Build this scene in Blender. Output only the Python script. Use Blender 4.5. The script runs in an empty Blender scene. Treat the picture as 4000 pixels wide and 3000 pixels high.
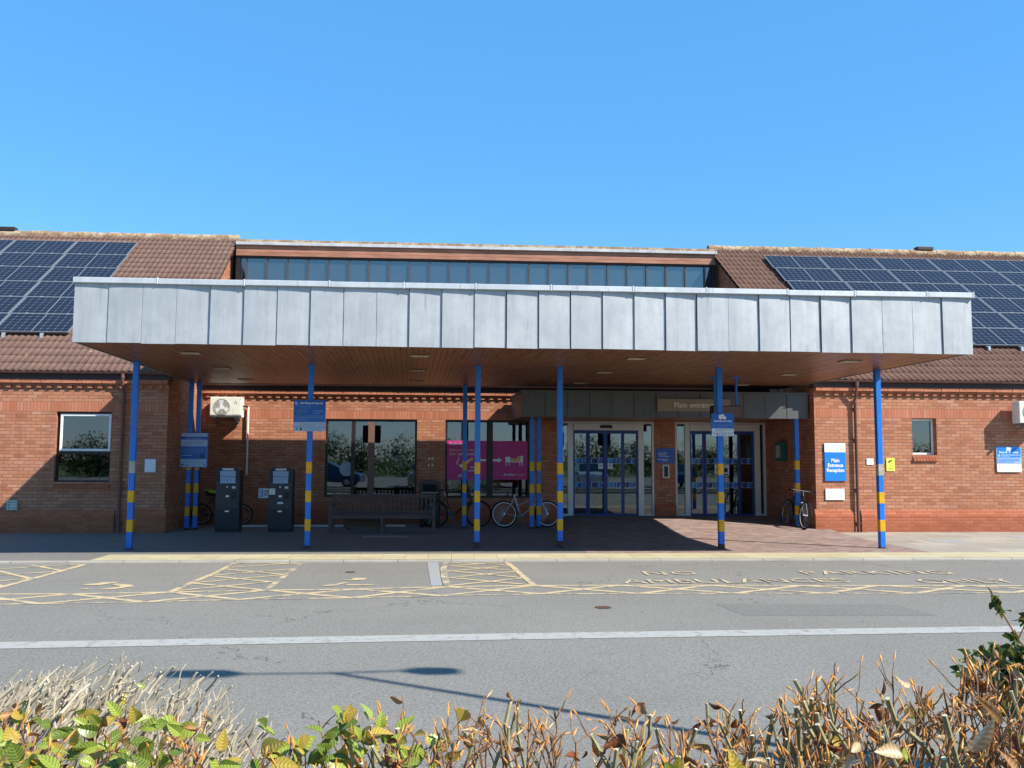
import bpy, bmesh, math, random
import numpy as np
from math import sin, cos, tan, pi, radians, sqrt, atan2, floor
from mathutils import Vector, Matrix
random.seed(11)
SC = bpy.context.scene
COL = SC.collection
K = -0.05                      # the building stands slightly skewed to the road in plan


def lin(h):
    h = h.lstrip('#')
    out = []
    for i in (0, 2, 4):
        c = int(h[i:i + 2], 16) / 255
        out.append(c / 12.92 if c <= .04045 else ((c + .055) / 1.055) ** 2.4)
    return (*out, 1)


ALB = .86                      # the palette was picked by eye from sunlit things; this brings it down to reflectance


def rgb(c):
    return (*[q * ALB for q in lin(c)[:3]], 1) if isinstance(c, str) else (*c[:3], 1)


# ------------------------------------------------------------------ materials
class NT:
    def __init__(s, name):
        s.m = bpy.data.materials.new(name)
        s.m.use_nodes = True
        s.t = s.m.node_tree
        s.t.nodes.clear()
        s.out = s.t.nodes.new('ShaderNodeOutputMaterial')

    def n(s, typ, **kw):
        nd = s.t.nodes.new('ShaderNode' + typ)
        ins = kw.pop('ins', {})
        for k, v in kw.items():
            setattr(nd, k, v)
        for k, v in ins.items():
            s.put(nd, k, v)
        return nd

    def put(s, nd, k, v):
        sock = nd.inputs[k]
        if isinstance(v, bpy.types.NodeSocket):
            s.t.links.new(v, sock)
        elif isinstance(v, bpy.types.Node):
            s.t.links.new(v.outputs[0], sock)
        else:
            sock.default_value = v

    def math(s, op, a, b=0.0, c=None):
        nd = s.n('Math', operation=op)
        s.put(nd, 0, a)
        s.put(nd, 1, b)
        if c is not None:
            s.put(nd, 2, c)
        return nd.outputs[0]

    def mix(s, fac, a, b, blend='MIX'):
        nd = s.n('Mix', data_type='RGBA', blend_type=blend)
        s.put(nd, 0, fac)
        s.put(nd, 6, a)
        s.put(nd, 7, b)
        return nd.outputs[2]

    def ramp(s, fac, stops):
        nd = s.n('ValToRGB')
        s.put(nd, 0, fac)
        el = nd.color_ramp.elements
        while len(el) < len(stops):
            el.new(.5)
        for e, (p, c) in zip(el, stops):
            e.position = p
            e.color = c if len(c) == 4 else (*c, 1)
        return nd.outputs[0]

    def coord(s, which='Object'):
        return s.n('TexCoord').outputs[which]

    def noise(s, vec, scale, detail=4, rough=.6, out=0):
        return s.n('TexNoise', ins={'Vector': vec, 'Scale': scale, 'Detail': detail, 'Roughness': rough}).outputs[out]

    def stretch(s, vec, sc):
        return s.n('Mapping', ins={'Vector': vec, 'Scale': sc}).outputs[0]

    def bsdf(s, **ins):
        nd = s.n('BsdfPrincipled')
        for k, v in ins.items():
            s.put(nd, k.replace('_', ' '), v)
        s.t.links.new(nd.outputs[0], s.out.inputs[0])
        return nd

    def bump(s, height, strength=.3, dist=.01):
        return s.n('Bump', ins={'Height': height, 'Strength': strength, 'Distance': dist}).outputs[0]


def plain(name, col, rough=.6, metal=0., var=.12, vscale=6., spec=.4, bump=0., bscale=60., stretch=None, dirt=None):
    """a painted or moulded surface: uneven tone, fine bump, optional patchy dirt"""
    t = NT(name)
    co = t.coord()
    v = t.stretch(co, stretch) if stretch else co
    c = rgb(col)
    nz = t.noise(v, vscale, 5)
    dk = tuple(x * (1 - var) for x in c[:3]) + (1,)
    lt = tuple(min(1, x * (1 + var)) for x in c[:3]) + (1,)
    colr = t.ramp(nz, [(.3, dk), (.7, lt)])
    if dirt:
        dn = t.noise(v, dirt[2], 6, .7)
        colr = t.mix(t.ramp(dn, [(dirt[1], (0, 0, 0)), (min(1, dirt[1] + .12), (1, 1, 1))]), colr, rgb(dirt[0]))
    kw = dict(Base_Color=colr, Roughness=rough, Metallic=metal)
    b = t.bsdf(**kw)
    b.inputs['Specular IOR Level'].default_value = spec
    if bump:
        t.put(b, 'Normal', t.bump(t.noise(co, bscale, 4), bump, .01))
    return t.m


def wall_uv(t):
    """(along the wall, height) picked by the way the face looks"""
    co = t.n('SeparateXYZ', ins={0: t.coord()})
    nr = t.n('SeparateXYZ', ins={0: t.n('NewGeometry').outputs['True Normal']})
    side = t.math('GREATER_THAN', t.math('ABSOLUTE', nr.outputs[0]), .5)
    mx = t.n('Mix', data_type='FLOAT')
    t.put(mx, 0, side)
    t.put(mx, 2, co.outputs[0])
    t.put(mx, 3, co.outputs[1])
    return mx.outputs[0], co.outputs[2]


def brick_mat(name, tones, mortar, bw=.225, bh=.075, soldier=False, ms=.0055, zoff=0.):
    t = NT(name)
    u, z = wall_uv(t)
    z = t.math('ADD', z, zoff)
    row = t.math('FLOOR', t.math('DIVIDE', z, bh))
    off = 0. if soldier else t.math('MULTIPLY', t.math('MODULO', t.math('ABSOLUTE', row), 2.), bw / 2)
    uu = t.math('ADD', u, off)
    col = t.math('FLOOR', t.math('DIVIDE', uu, bw))
    wn = t.n('TexWhiteNoise', noise_dimensions='2D', ins={'Vector': t.n('CombineXYZ', ins={0: col, 1: row}).outputs[0]})
    fu = t.math('SUBTRACT', uu, t.math('MULTIPLY', col, bw))
    fz = t.math('SUBTRACT', z, t.math('MULTIPLY', row, bh))
    # distance to the nearest joint, wobbled a little so arrises are not ruler straight
    wob = t.math('MULTIPLY', t.math('SUBTRACT', t.noise(t.coord(), 45, 3), .5), .006)
    du = t.math('MINIMUM', fu, t.math('SUBTRACT', bw, fu))
    dz = t.math('MINIMUM', fz, t.math('SUBTRACT', bh, fz))
    d = t.math('ADD', t.math('MINIMUM', du, dz), wob)
    mr = t.n('MapRange', ins={0: d, 1: ms - .002, 2: ms + .002})
    brickness = mr.outputs[0]
    n = len(tones)
    bc = t.ramp(wn.outputs[0], [(i / max(1, n - 1), rgb(c)) for i, c in enumerate(tones)])
    grain = t.noise(t.coord(), 70, 5, .7)
    bc = t.mix(t.math('MULTIPLY', grain, .5), bc, t.mix(1., bc, (.62, .58, .56, 1), 'MULTIPLY'))
    big = t.noise(t.coord(), .7, 4)
    bc = t.mix(t.ramp(big, [(.42, (0, 0, 0)), (.7, (.35, .35, .35))]), bc, t.mix(1., bc, (.72, .66, .64, 1), 'MULTIPLY'))
    streak = t.noise(t.stretch(t.coord(), (2.2, 2.2, .22)), 1.5, 5, .65)
    bc = t.mix(t.ramp(streak, [(.56, (0, 0, 0)), (.74, (.5, .5, .5))]), bc, t.mix(1., bc, (.55, .5, .48, 1), 'MULTIPLY'))
    damp = t.n('MapRange', ins={0: t.math('ADD', z, t.math('MULTIPLY', t.noise(t.coord(), 2.5, 5), .5)), 1: .62, 2: .2}).outputs[0]
    bc = t.mix(t.math('MULTIPLY', damp, .4), bc, t.mix(1., bc, (.6, .56, .52, 1), 'MULTIPLY'))
    c = t.mix(brickness, t.mix(grain, rgb(mortar), t.mix(1., rgb(mortar), (.6, .6, .6, 1), 'MULTIPLY')), bc)
    b = t.bsdf(Base_Color=c, Roughness=.85)
    b.inputs['Specular IOR Level'].default_value = .25
    h = t.math('ADD', t.math('MULTIPLY', brickness, .8), t.math('MULTIPLY', grain, .25))
    t.put(b, 'Normal', t.bump(h, .5, .006))
    return t.m


def asphalt(name, dark, light, stain=.25, fine=130.):
    t = NT(name)
    co = t.coord()
    v = t.n('TexVoronoi', ins={'Vector': co, 'Scale': fine})
    n1 = t.math('ADD', t.math('MULTIPLY', t.noise(co, fine * .3, 2, .7), .6), t.math('MULTIPLY', t.noise(co, fine, 3, .75), .4))
    n2 = t.noise(co, .35, 5, .6)
    n3 = t.noise(t.stretch(co, (.12, 1.2, 1)), .8, 4)
    c = t.ramp(n1, [(.32, rgb(dark)), (.5, tuple((a + b) / 2 for a, b in zip(rgb(dark), rgb(light)))), (.72, rgb(light))])
    c = t.mix(t.ramp(v.outputs['Color'], [(.86, (0, 0, 0)), (1, (.55, .55, .55))]), c, (.52, .5, .47, 1))
    c = t.mix(t.ramp(n2, [(.35, (stain,) * 3), (.62, (0, 0, 0))]), c, t.mix(1., c, (.6, .6, .62, 1), 'MULTIPLY'))
    c = t.mix(t.ramp(n3, [(.5, (0, 0, 0)), (.75, (.3, .3, .3))]), c, t.mix(1., c, (1.25, 1.22, 1.15, 1), 'MULTIPLY'))
    oil = t.noise(t.n('VectorMath', operation='ADD', ins={0: co, 1: (4, 8, 2)}).outputs[0], .9, 6, .75)
    c = t.mix(t.ramp(oil, [(.64, (0, 0, 0)), (.72, (.4, .4, .4))]), c, t.mix(1., c, (.5, .5, .5, 1), 'MULTIPLY'))
    wv = t.n('VectorMath', operation='ADD', ins={0: co, 1: t.n('VectorMath', operation='SCALE', ins={0: t.noise(co, 1.2, 4, .7, 1), 'Scale': 1.6}).outputs[0]}).outputs[0]
    cr = t.n('TexVoronoi', feature='DISTANCE_TO_EDGE', ins={'Vector': wv, 'Scale': .28})
    line = t.math('MULTIPLY', t.math('LESS_THAN', cr.outputs['Distance'], .0032), t.math('GREATER_THAN', n2, .52))
    c = t.mix(t.math('MULTIPLY', line, .55), c, (.03, .03, .03, 1))
    b = t.bsdf(Base_Color=c, Roughness=.9)
    b.inputs['Specular IOR Level'].default_value = .3
    t.put(b, 'Normal', t.bump(n1, .9, .008))
    return t.m


def road_paint(name, col, under, wear=.5, scale=5.):
    """thin worn road paint: where it has gone the asphalt shows"""
    t = NT(name)
    co = t.coord()
    n1 = t.noise(co, scale, 8, .8)
    n2 = t.noise(co, 90, 3, .7)
    gone = t.ramp(t.math('ADD', n1, t.math('MULTIPLY', t.math('SUBTRACT', n2, .5), .35)), [(wear, (1, 1, 1)), (wear + .05, (0, 0, 0))])
    p = t.mix(n2, rgb(col), t.mix(1., rgb(col), (.72, .7, .66, 1), 'MULTIPLY'))
    a = t.ramp(n2, [(.3, rgb(under[0])), (.7, rgb(under[1]))])
    b = t.bsdf(Base_Color=t.mix(gone, p, a), Roughness=.8)
    t.put(b, 'Normal', t.bump(n2, .5, .006))
    return t.m


def paving(name, bw, bh, tones, joint, ms=.006, blister=0., herring=False, offset=.5):
    t = NT(name)
    co = t.n('SeparateXYZ', ins={0: t.coord()})
    x, y = co.outputs[0], co.outputs[1]
    row = t.math('FLOOR', t.math('DIVIDE', y, bh))
    xx = t.math('ADD', x, t.math('MULTIPLY', t.math('MODULO', t.math('ABSOLUTE', row), 2.), bw * offset))
    col = t.math('FLOOR', t.math('DIVIDE', xx, bw))
    wn = t.n('TexWhiteNoise', noise_dimensions='2D', ins={'Vector': t.n('CombineXYZ', ins={0: col, 1: row}).outputs[0]})
    fx = t.math('SUBTRACT', xx, t.math('MULTIPLY', col, bw))
    fy = t.math('SUBTRACT', y, t.math('MULTIPLY', row, bh))
    d = t.math('MINIMUM', t.math('MINIMUM', fx, t.math('SUBTRACT', bw, fx)), t.math('MINIMUM', fy, t.math('SUBTRACT', bh, fy)))
    k = t.n('MapRange', ins={0: d, 1: ms * .5, 2: ms}).outputs[0]
    n = len(tones)
    c = t.ramp(wn.outputs[0], [(i / max(1, n - 1), rgb(q)) for i, q in enumerate(tones)])
    g = t.noise(t.coord(), 60, 4, .7)
    st = t.noise(t.coord(), 1.3, 5)
    c = t.mix(t.math('MULTIPLY', g, .5), c, t.mix(1., c, (.6, .58, .55, 1), 'MULTIPLY'))
    c = t.mix(t.ramp(st, [(.5, (0, 0, 0)), (.72, (.45, .45, .45))]), c, t.mix(1., c, (.62, .6, .57, 1), 'MULTIPLY'))
    c = t.mix(k, rgb(joint), c)
    b = t.bsdf(Base_Color=c, Roughness=.88)
    b.inputs['Specular IOR Level'].default_value = .3
    h = t.math('ADD', k, t.math('MULTIPLY', g, .3))
    if blister:
        s = t.math('MULTIPLY', t.math('SINE', t.math('MULTIPLY', x, 2 * pi / blister)), t.math('SINE', t.math('MULTIPLY', y, 2 * pi / blister)))
        h = t.math('ADD', h, t.math('MULTIPLY', t.n('MapRange', ins={0: s, 1: .1, 2: .6}).outputs[0], 1.))
    t.put(b, 'Normal', t.bump(h, .6, .006))
    return t.m


def glass_mat(name, tint, refl):
    t = NT(name)
    fr = t.n('Fresnel', ins={'IOR': 1.5})
    fac = t.math('MINIMUM', t.math('ADD', t.math('MULTIPLY', fr.outputs[0], 1.4), refl), 1.)
    nb = t.bump(t.noise(t.coord(), 1.6, 2), .02, .02)
    g = t.n('BsdfGlossy', ins={'Color': (.74, .84, .92, 1), 'Roughness': .015, 'Normal': nb})
    tr = t.n('BsdfTransparent', ins={'Color': rgb(tint)})
    mx = t.n('MixShader', ins={0: fac, 1: tr, 2: g})
    t.t.links.new(mx.outputs[0], t.out.inputs[0])
    return t.m


def dark_glass(name, base, refl):
    t = NT(name)
    nb = t.bump(t.noise(t.coord(), 1.1, 2), .02, .03)
    dif = t.n('BsdfDiffuse', ins={'Color': t.mix(t.noise(t.coord(), 2.5, 5), rgb(base), t.mix(1., rgb(base), (.6, .6, .6, 1), 'MULTIPLY'))})
    g = t.n('BsdfGlossy', ins={'Color': (.85, .8, .74, 1), 'Roughness': .03, 'Normal': nb})
    fac = t.math('ADD', t.math('MULTIPLY', t.n('Fresnel', ins={'IOR': 1.5}).outputs[0], 1.2), refl)
    mx = t.n('MixShader', ins={0: fac, 1: dif, 2: g})
    t.t.links.new(mx.outputs[0], t.out.inputs[0])
    return t.m


def leaf_mat(name, col, col2, trans=.35, rough=.45, vein=.5, veincol=None):
    """leaf tissue between paler side veins; the 'leaf' attribute holds (across, along, vein count)"""
    t = NT(name)
    co = t.coord()
    c = t.mix(t.ramp(t.noise(co, 25, 4), [(.35, (0, 0, 0)), (.65, (1, 1, 1))]), rgb(col), rgb(col2))
    c = t.mix(t.math('MULTIPLY', t.noise(co, 240, 3), .6), c, t.mix(1., c, (.55, .5, .45, 1), 'MULTIPLY'))
    if vein:
        a = t.n('SeparateXYZ', ins={0: t.n('Attribute', attribute_name='leaf').outputs['Vector']})
        au = t.math('ABSOLUTE', a.outputs[0])
        ph = t.math('MULTIPLY', a.outputs[2], t.math('SUBTRACT', a.outputs[1], t.math('MULTIPLY', au, .2)))
        st = t.math('ABSOLUTE', t.math('SUBTRACT', t.math('FRACT', ph), .5))
        line = t.n('MapRange', ins={0: st, 1: .12, 2: .34}).outputs[0]
        mid = t.math('LESS_THAN', au, .07)
        k = t.math('MULTIPLY', t.math('MAXIMUM', t.math('SUBTRACT', 1., line), mid), vein)
        c = t.mix(k, c, rgb(veincol or col2))  # paler veins, whose stripes also paint the bright highlights on the ribs
        edge = t.n('MapRange', ins={0: au, 1: .86, 2: 1.}).outputs[0]
        c = t.mix(t.math('MULTIPLY', edge, .5), c, rgb('#8a5a30'))
    p = t.n('BsdfPrincipled', ins={'Base Color': c, 'Roughness': rough})
    p.inputs['Specular IOR Level'].default_value = .45
    tl = t.n('BsdfTranslucent', ins={'Color': c})
    mx = t.n('MixShader', ins={0: trans, 1: p, 2: tl})
    t.t.links.new(mx.outputs[0], t.out.inputs[0])
    return t.m


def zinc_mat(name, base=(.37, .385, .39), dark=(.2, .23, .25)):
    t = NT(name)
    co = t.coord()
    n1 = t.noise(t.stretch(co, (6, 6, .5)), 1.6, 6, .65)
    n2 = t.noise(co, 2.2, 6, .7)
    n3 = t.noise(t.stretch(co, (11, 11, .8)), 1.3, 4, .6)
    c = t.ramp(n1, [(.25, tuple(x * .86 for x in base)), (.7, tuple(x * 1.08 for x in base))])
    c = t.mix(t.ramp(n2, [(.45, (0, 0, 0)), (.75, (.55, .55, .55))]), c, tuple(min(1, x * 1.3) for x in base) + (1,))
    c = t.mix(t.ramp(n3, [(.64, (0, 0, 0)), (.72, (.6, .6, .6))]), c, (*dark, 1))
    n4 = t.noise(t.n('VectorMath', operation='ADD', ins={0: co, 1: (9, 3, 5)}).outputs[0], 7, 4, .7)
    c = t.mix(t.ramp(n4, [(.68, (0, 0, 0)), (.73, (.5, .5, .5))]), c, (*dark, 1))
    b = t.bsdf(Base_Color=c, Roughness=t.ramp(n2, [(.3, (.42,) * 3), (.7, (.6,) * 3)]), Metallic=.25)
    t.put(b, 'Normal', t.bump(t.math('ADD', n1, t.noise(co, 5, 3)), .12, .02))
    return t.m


def timber_mat(name, c1, c2, rough=.45, along='y'):
    t = NT(name)
    co = t.coord()
    s = {'y': (9, .6, 9), 'x': (.6, 9, 9), 'z': (9, 9, .6)}[along]
    g = t.noise(t.stretch(co, s), 6, 6, .65)
    p = t.noise(t.stretch(co, tuple(1 if q > 1 else .15 for q in s)), 9, 2)
    c = t.ramp(g, [(.3, rgb(c1)), (.7, rgb(c2))])
    c = t.mix(t.ramp(p, [(.35, (.55, .55, .55)), (.6, (0, 0, 0))]), c, t.mix(1., c, (.5, .45, .42, 1), 'MULTIPLY'))
    b = t.bsdf(Base_Color=c, Roughness=rough)
    t.put(b, 'Normal', t.bump(g, .15, .01))
    return t.m


def tile_mat(name, c1, c2, lichen=.6):
    t = NT(name)
    co = t.coord()
    sp = t.n('SeparateXYZ', ins={0: co})
    col = t.math('FLOOR', t.math('DIVIDE', sp.outputs[0], .3))
    row = t.math('FLOOR', t.math('DIVIDE', sp.outputs[2], .198))
    wn = t.n('TexWhiteNoise', noise_dimensions='2D', ins={'Vector': t.n('CombineXYZ', ins={0: col, 1: row}).outputs[0]})
    n1 = t.noise(co, 7, 6, .7)
    c = t.mix(n1, rgb(c1), rgb(c2))
    c = t.mix(t.math('MULTIPLY', wn.outputs[0], .45), c, t.mix(1., c, (.7, .68, .66, 1), 'MULTIPLY'))
    n2 = t.noise(co, 3.2, 8, .8)
    c = t.mix(t.ramp(n2, [(lichen, (0, 0, 0)), (lichen + .06, (.75, .75, .75))]), c, (.43, .36, .24, 1))
    n4 = t.noise(t.n('VectorMath', operation='ADD', ins={0: co, 1: (31, 7, 3)}).outputs[0], 2.1, 8, .8)
    c = t.mix(t.ramp(n4, [(.66, (0, 0, 0)), (.72, (.6, .6, .6))]), c, (.42, .27, .06, 1))
    n3 = t.noise(co, 26, 3, .6)
    c = t.mix(t.ramp(n3, [(.72, (0, 0, 0)), (.76, (.6, .6, .6))]), c, (.5, .47, .43, 1))
    b = t.bsdf(Base_Color=c, Roughness=.9)
    b.inputs['Specular IOR Level'].default_value = .2
    t.put(b, 'Normal', t.bump(t.noise(co, 80, 4), .4, .006))
    return t.m


def solar_mat():
    t = NT('solar_cells')
    sp = t.n('SeparateXYZ', ins={0: t.coord()})
    px, py = 1.70 / 10, .96 / 6
    fx = t.math('FRACT', t.math('DIVIDE', t.math('ADD', sp.outputs[0], .85), px))
    fy = t.math('FRACT', t.math('DIVIDE', t.math('ADD', sp.outputs[1], .48), py))
    ax = t.math('ABSOLUTE', t.math('SUBTRACT', fx, .5))
    ay = t.math('ABSOLUTE', t.math('SUBTRACT', fy, .5))
    edge = t.math('MAXIMUM', ax, ay)
    dia = t.math('ADD', ax, ay)
    back = t.math('MAXIMUM', t.math('GREATER_THAN', edge, .478), t.math('GREATER_THAN', dia, .86))
    busbar = t.math('LESS_THAN', t.math('ABSOLUTE', t.math('SUBTRACT', t.math('FRACT', t.math('MULTIPLY', fx, 3.)), .5)), .03)
    cell = t.mix(t.noise(t.coord(), 3, 3), (.006, .007, .013, 1), (.011, .013, .022, 1))
    cell = t.mix(t.math('MULTIPLY', busbar, .35), cell, (.2, .23, .3, 1))
    c = t.mix(back, cell, (.10, .115, .15, 1))
    b = t.bsdf(Base_Color=c, Roughness=.25)
    b.inputs['Specular IOR Level'].default_value = .12
    return t.m


M = {}
M['brick'] = brick_mat('buff_brick', ['#bb7d5e', '#c28767', '#b47457', '#c68d70', '#ba7c5f', '#ab6b50', '#c9947a'], '#8d6c54', zoff=-.04, ms=.0065)
M['brick_red'] = brick_mat('red_plinth_brick', ['#b96b4c', '#c07455', '#b16244', '#be735a'], '#96664a', zoff=-.04)
M['soldier'] = brick_mat('soldier_brick', ['#c0785a', '#c68064', '#b97052', '#c98a70'], '#9c6c52', bw=.075, bh=.225, soldier=True, zoff=-.04)
M['dentil'] = brick_mat('corbel_brick', ['#c07a58', '#c6846a', '#b87350'], '#a5744f', ms=.004)
M['tile'] = tile_mat('roof_tile_brown', '#6b5349', '#7b6257', .62)
M['tile_red'] = tile_mat('roof_tile_redbrown', '#664b3f', '#775c50', .65)
M['ridge'] = tile_mat('ridge_tile_lichen', '#8a6a55', '#a58a6a', .48)
M['asphalt'] = asphalt('road_asphalt', '#64615a', '#9a978e')
M['asphalt2'] = asphalt('pavement_asphalt', '#68645f', '#8b8780', .35)
M['asphalt3'] = asphalt('patched_asphalt', '#8a8c8b', '#a8a9a6', .1)
M['asphalt4'] = asphalt('mended_asphalt', '#5c5a55', '#908d86', .2)
M['cream'] = road_paint('cream_road_paint', '#d6c096', ('#64615a', '#9a978e'), .425, 4.)
M['cream_worn'] = road_paint('cream_road_paint_worn', '#d6c098', ('#64615a', '#9a978e'), .485, 2.6)
M['cream_letter'] = road_paint('cream_road_paint_lettering', '#d8c49c', ('#64615a', '#9a978e'), .45, 3.2)
M['white_line'] = road_paint('white_road_paint', '#b3b3ad', ('#64615a', '#9a978e'), .40, 9.)
M['tactile'] = paving('buff_tactile', .4, .4, ['#c4b994', '#cabf9c', '#bdb28c', '#cdc4a4'], '#a0946f', .006, .066, offset=0.)
M['flag'] = paving('concrete_flags', .9, .6, ['#aaa292', '#a0988a', '#b1a99a', '#989082'], '#8b8374', .01)
M['paver'] = paving('brick_pavers', .2, .1, ['#97807a', '#a38d84', '#8a7066', '#9c857a', '#ac988e'], '#7d6a5f', .006)
M['kerb'] = paving('concrete_kerb', .9, 5., ['#b5b0a4', '#aaa599', '#bdb8ac'], '#6f6b62', .008)
M['soil'] = plain('bark_soil', '#5a4a3a', .95, var=.5, vscale=9, bump=.6, bscale=30)
M['grass'] = plain('rough_grass', '#5f6f34', .9, var=.4, vscale=1.2, bump=.6, bscale=20)
M['zinc'] = zinc_mat('weathered_zinc')
M['zinc_cap'] = zinc_mat('zinc_coping', (.48, .5, .51), (.28, .3, .31))
M['zinc_dark'] = zinc_mat('shade_darkened_zinc', (.085, .087, .09), (.05, .055, .06))  # porch zinc, the shade under the canopy darkened into its base colour
M['gap'] = plain('shadow_gap_felt', '#14181d', .9)
M['soffit'] = timber_mat('soffit_boards', '#6b4629', '#a06c45', .4)
M['boards'] = timber_mat('clerestory_boards', '#a06a50', '#b98368', .6, 'x')
M['wood_dark'] = timber_mat('grey_brown_hardwood', '#584440', '#6f5a54', .7, 'x')
M['flash'] = plain('white_lead_flashing', '#b9babb', .55, var=.2, vscale=4, dirt=('#9a9b9c', .6, 5))
M['gutter'] = plain('brown_plastic', '#6b4a44', .4, var=.15)
M['fascia_dark'] = plain('dark_stained_fascia', '#37282a', .6)
M['blue'] = plain('blue_post_paint', '#2373d0', .38, var=.1, vscale=9, dirt=('#5f9bdc', .66, 7))
M['yellow'] = plain('yellow_band_paint', '#dca60f', .45, var=.12, vscale=9, dirt=('#8d7a46', .66, 15))
M['worn'] = plain('bare_worn_band', '#a9a89a', .6, var=.2, vscale=14, dirt=('#8c7a4a', .62, 12))
M['rust'] = plain('rusty_post_foot', '#4a3a30', .85, var=.4, vscale=30, dirt=('#6b4128', .5, 20))
M['white'] = plain('white_upvc', '#e6e6e2', .35, var=.05)
M['grey_frame'] = plain('grey_aluminium_frame', '#d6d4ce', .4, var=.06, vscale=3)
M['brown_frame'] = plain('dark_brown_frame', '#2a2021', .45, var=.15)
M['tan_frame'] = plain('tan_brown_mullion', '#77594e', .5, var=.1)
M['mullion'] = plain('grey_brown_mullion', '#4f4845', .5, var=.15)
M['door_blue'] = plain('dark_blue_door_frame', '#1b3d86', .4, var=.08)
M['glass'] = glass_mat('window_glass', (.62, .66, .66), .06)
M['glass_top'] = dark_glass('clerestory_glass', '#3c4850', .2)
M['glass_dark'] = dark_glass('smoked_glass', '#0d0f11', .08)
M['room'] = plain('interior_plaster', '#6d6a64', .8)
M['room_floor'] = plain('interior_vinyl', '#4a4a4a', .4)
M['acwhite'] = plain('cream_white_metal', '#e4e2d6', .4, var=.05)
M['acgrey'] = plain('grill_grey', '#8d8f88', .5)
M['black'] = plain('black_plastic', '#15171b', .45, var=.2)
M['navy'] = plain('navy_black_cabinet', '#1b202b', .38, var=.2)
M['panelgrey'] = plain('brushed_dark_panel', '#33363b', .35, var=.25, vscale=14)
M['paper'] = plain('white_printed_label', '#dfe3e6', .5, var=.04)
M['paleblue'] = plain('pale_blue_print', '#a9c0dd', .5, var=.06)
M['signblue'] = plain('sign_blue', '#1659b0', .35, var=.05)
M['signlight'] = plain('bright_sign_blue', '#1f7fe0', .35, var=.04)
M['signpale'] = plain('faded_blue_print', '#5d86c4', .45, var=.08)
M['signgrey'] = plain('faded_grey_print', '#93a0b4', .5, var=.08)
M['signtan'] = plain('tan_grey_sign', '#8a7c68', .5, var=.06)
M['lettercream'] = plain('cream_lettering', '#d9d0bd', .45)
M['letterwhite'] = plain('white_lettering', '#f0f2f4', .45, var=.02)
M['darkprint'] = plain('dark_print', '#33434f', .5)
M['signyellow'] = plain('acid_yellow_sign', '#dfe45c', .45, var=.04)
M['olive'] = plain('olive_print', '#4c4a10', .5)
M['pink'] = plain('magenta_banner', '#c0327f', .5, var=.06)
M['gold'] = plain('gold_lettering', '#d3b36a', .5)
M['green'] = plain('dark_green_box', '#1f5a52', .4)
M['greenvent'] = plain('pale_green_grey_vent', '#a9b9b0', .5)
M['hivis'] = plain('lime_hivis', '#b9d80f', .6)
M['rubber'] = plain('black_rubber', '#131314', .8)
M['rim'] = plain('pale_alloy_rim', '#b9bbbf', .35, .6)
M['chrome'] = plain('bright_alloy', '#cfd2d6', .25, .7)
M['bikeblue'] = plain('pale_blue_silver_paint', '#a9c1d8', .3, .3)
M['bikedark'] = plain('dark_bike_paint', '#22252a', .35)
M['bikegrey'] = plain('grey_bike_paint', '#6f7378', .35, .3)
M['concrete'] = plain('weathered_concrete', '#a49c90', .9, var=.2, vscale=5, bump=.3)
M['cardboard'] = plain('brown_board', '#6b5a49', .85, var=.15)
M['solar'] = solar_mat()
M['panel_alu'] = plain('dull_panel_frame', '#83878b', .5, .3, var=.05)
M['alu'] = plain('silver_aluminium', '#c3c7ca', .35, .5, var=.05)
M['lightpanel'] = plain('dusty_lamp_diffuser', '#b9ac97', .6, var=.15)
M['orange'] = plain('yellow_orange_chair', '#e0a13a', .5)
M['cyan'] = plain('teal_blue_vinyl', '#2d8ac0', .5)
M['midblue'] = plain('mid_blue_vinyl', '#2a5fae', .5)
M['deepblue'] = plain('deep_blue_vinyl', '#173069', .5)
M['paleglass'] = plain('pale_blue_vinyl', '#a7c3dc', .5)
M['galv'] = plain('galvanised_steel', '#8f969c', .45, .6)
M['lampgrey'] = plain('lamp_grey', '#9aa0a6', .5)


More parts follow.
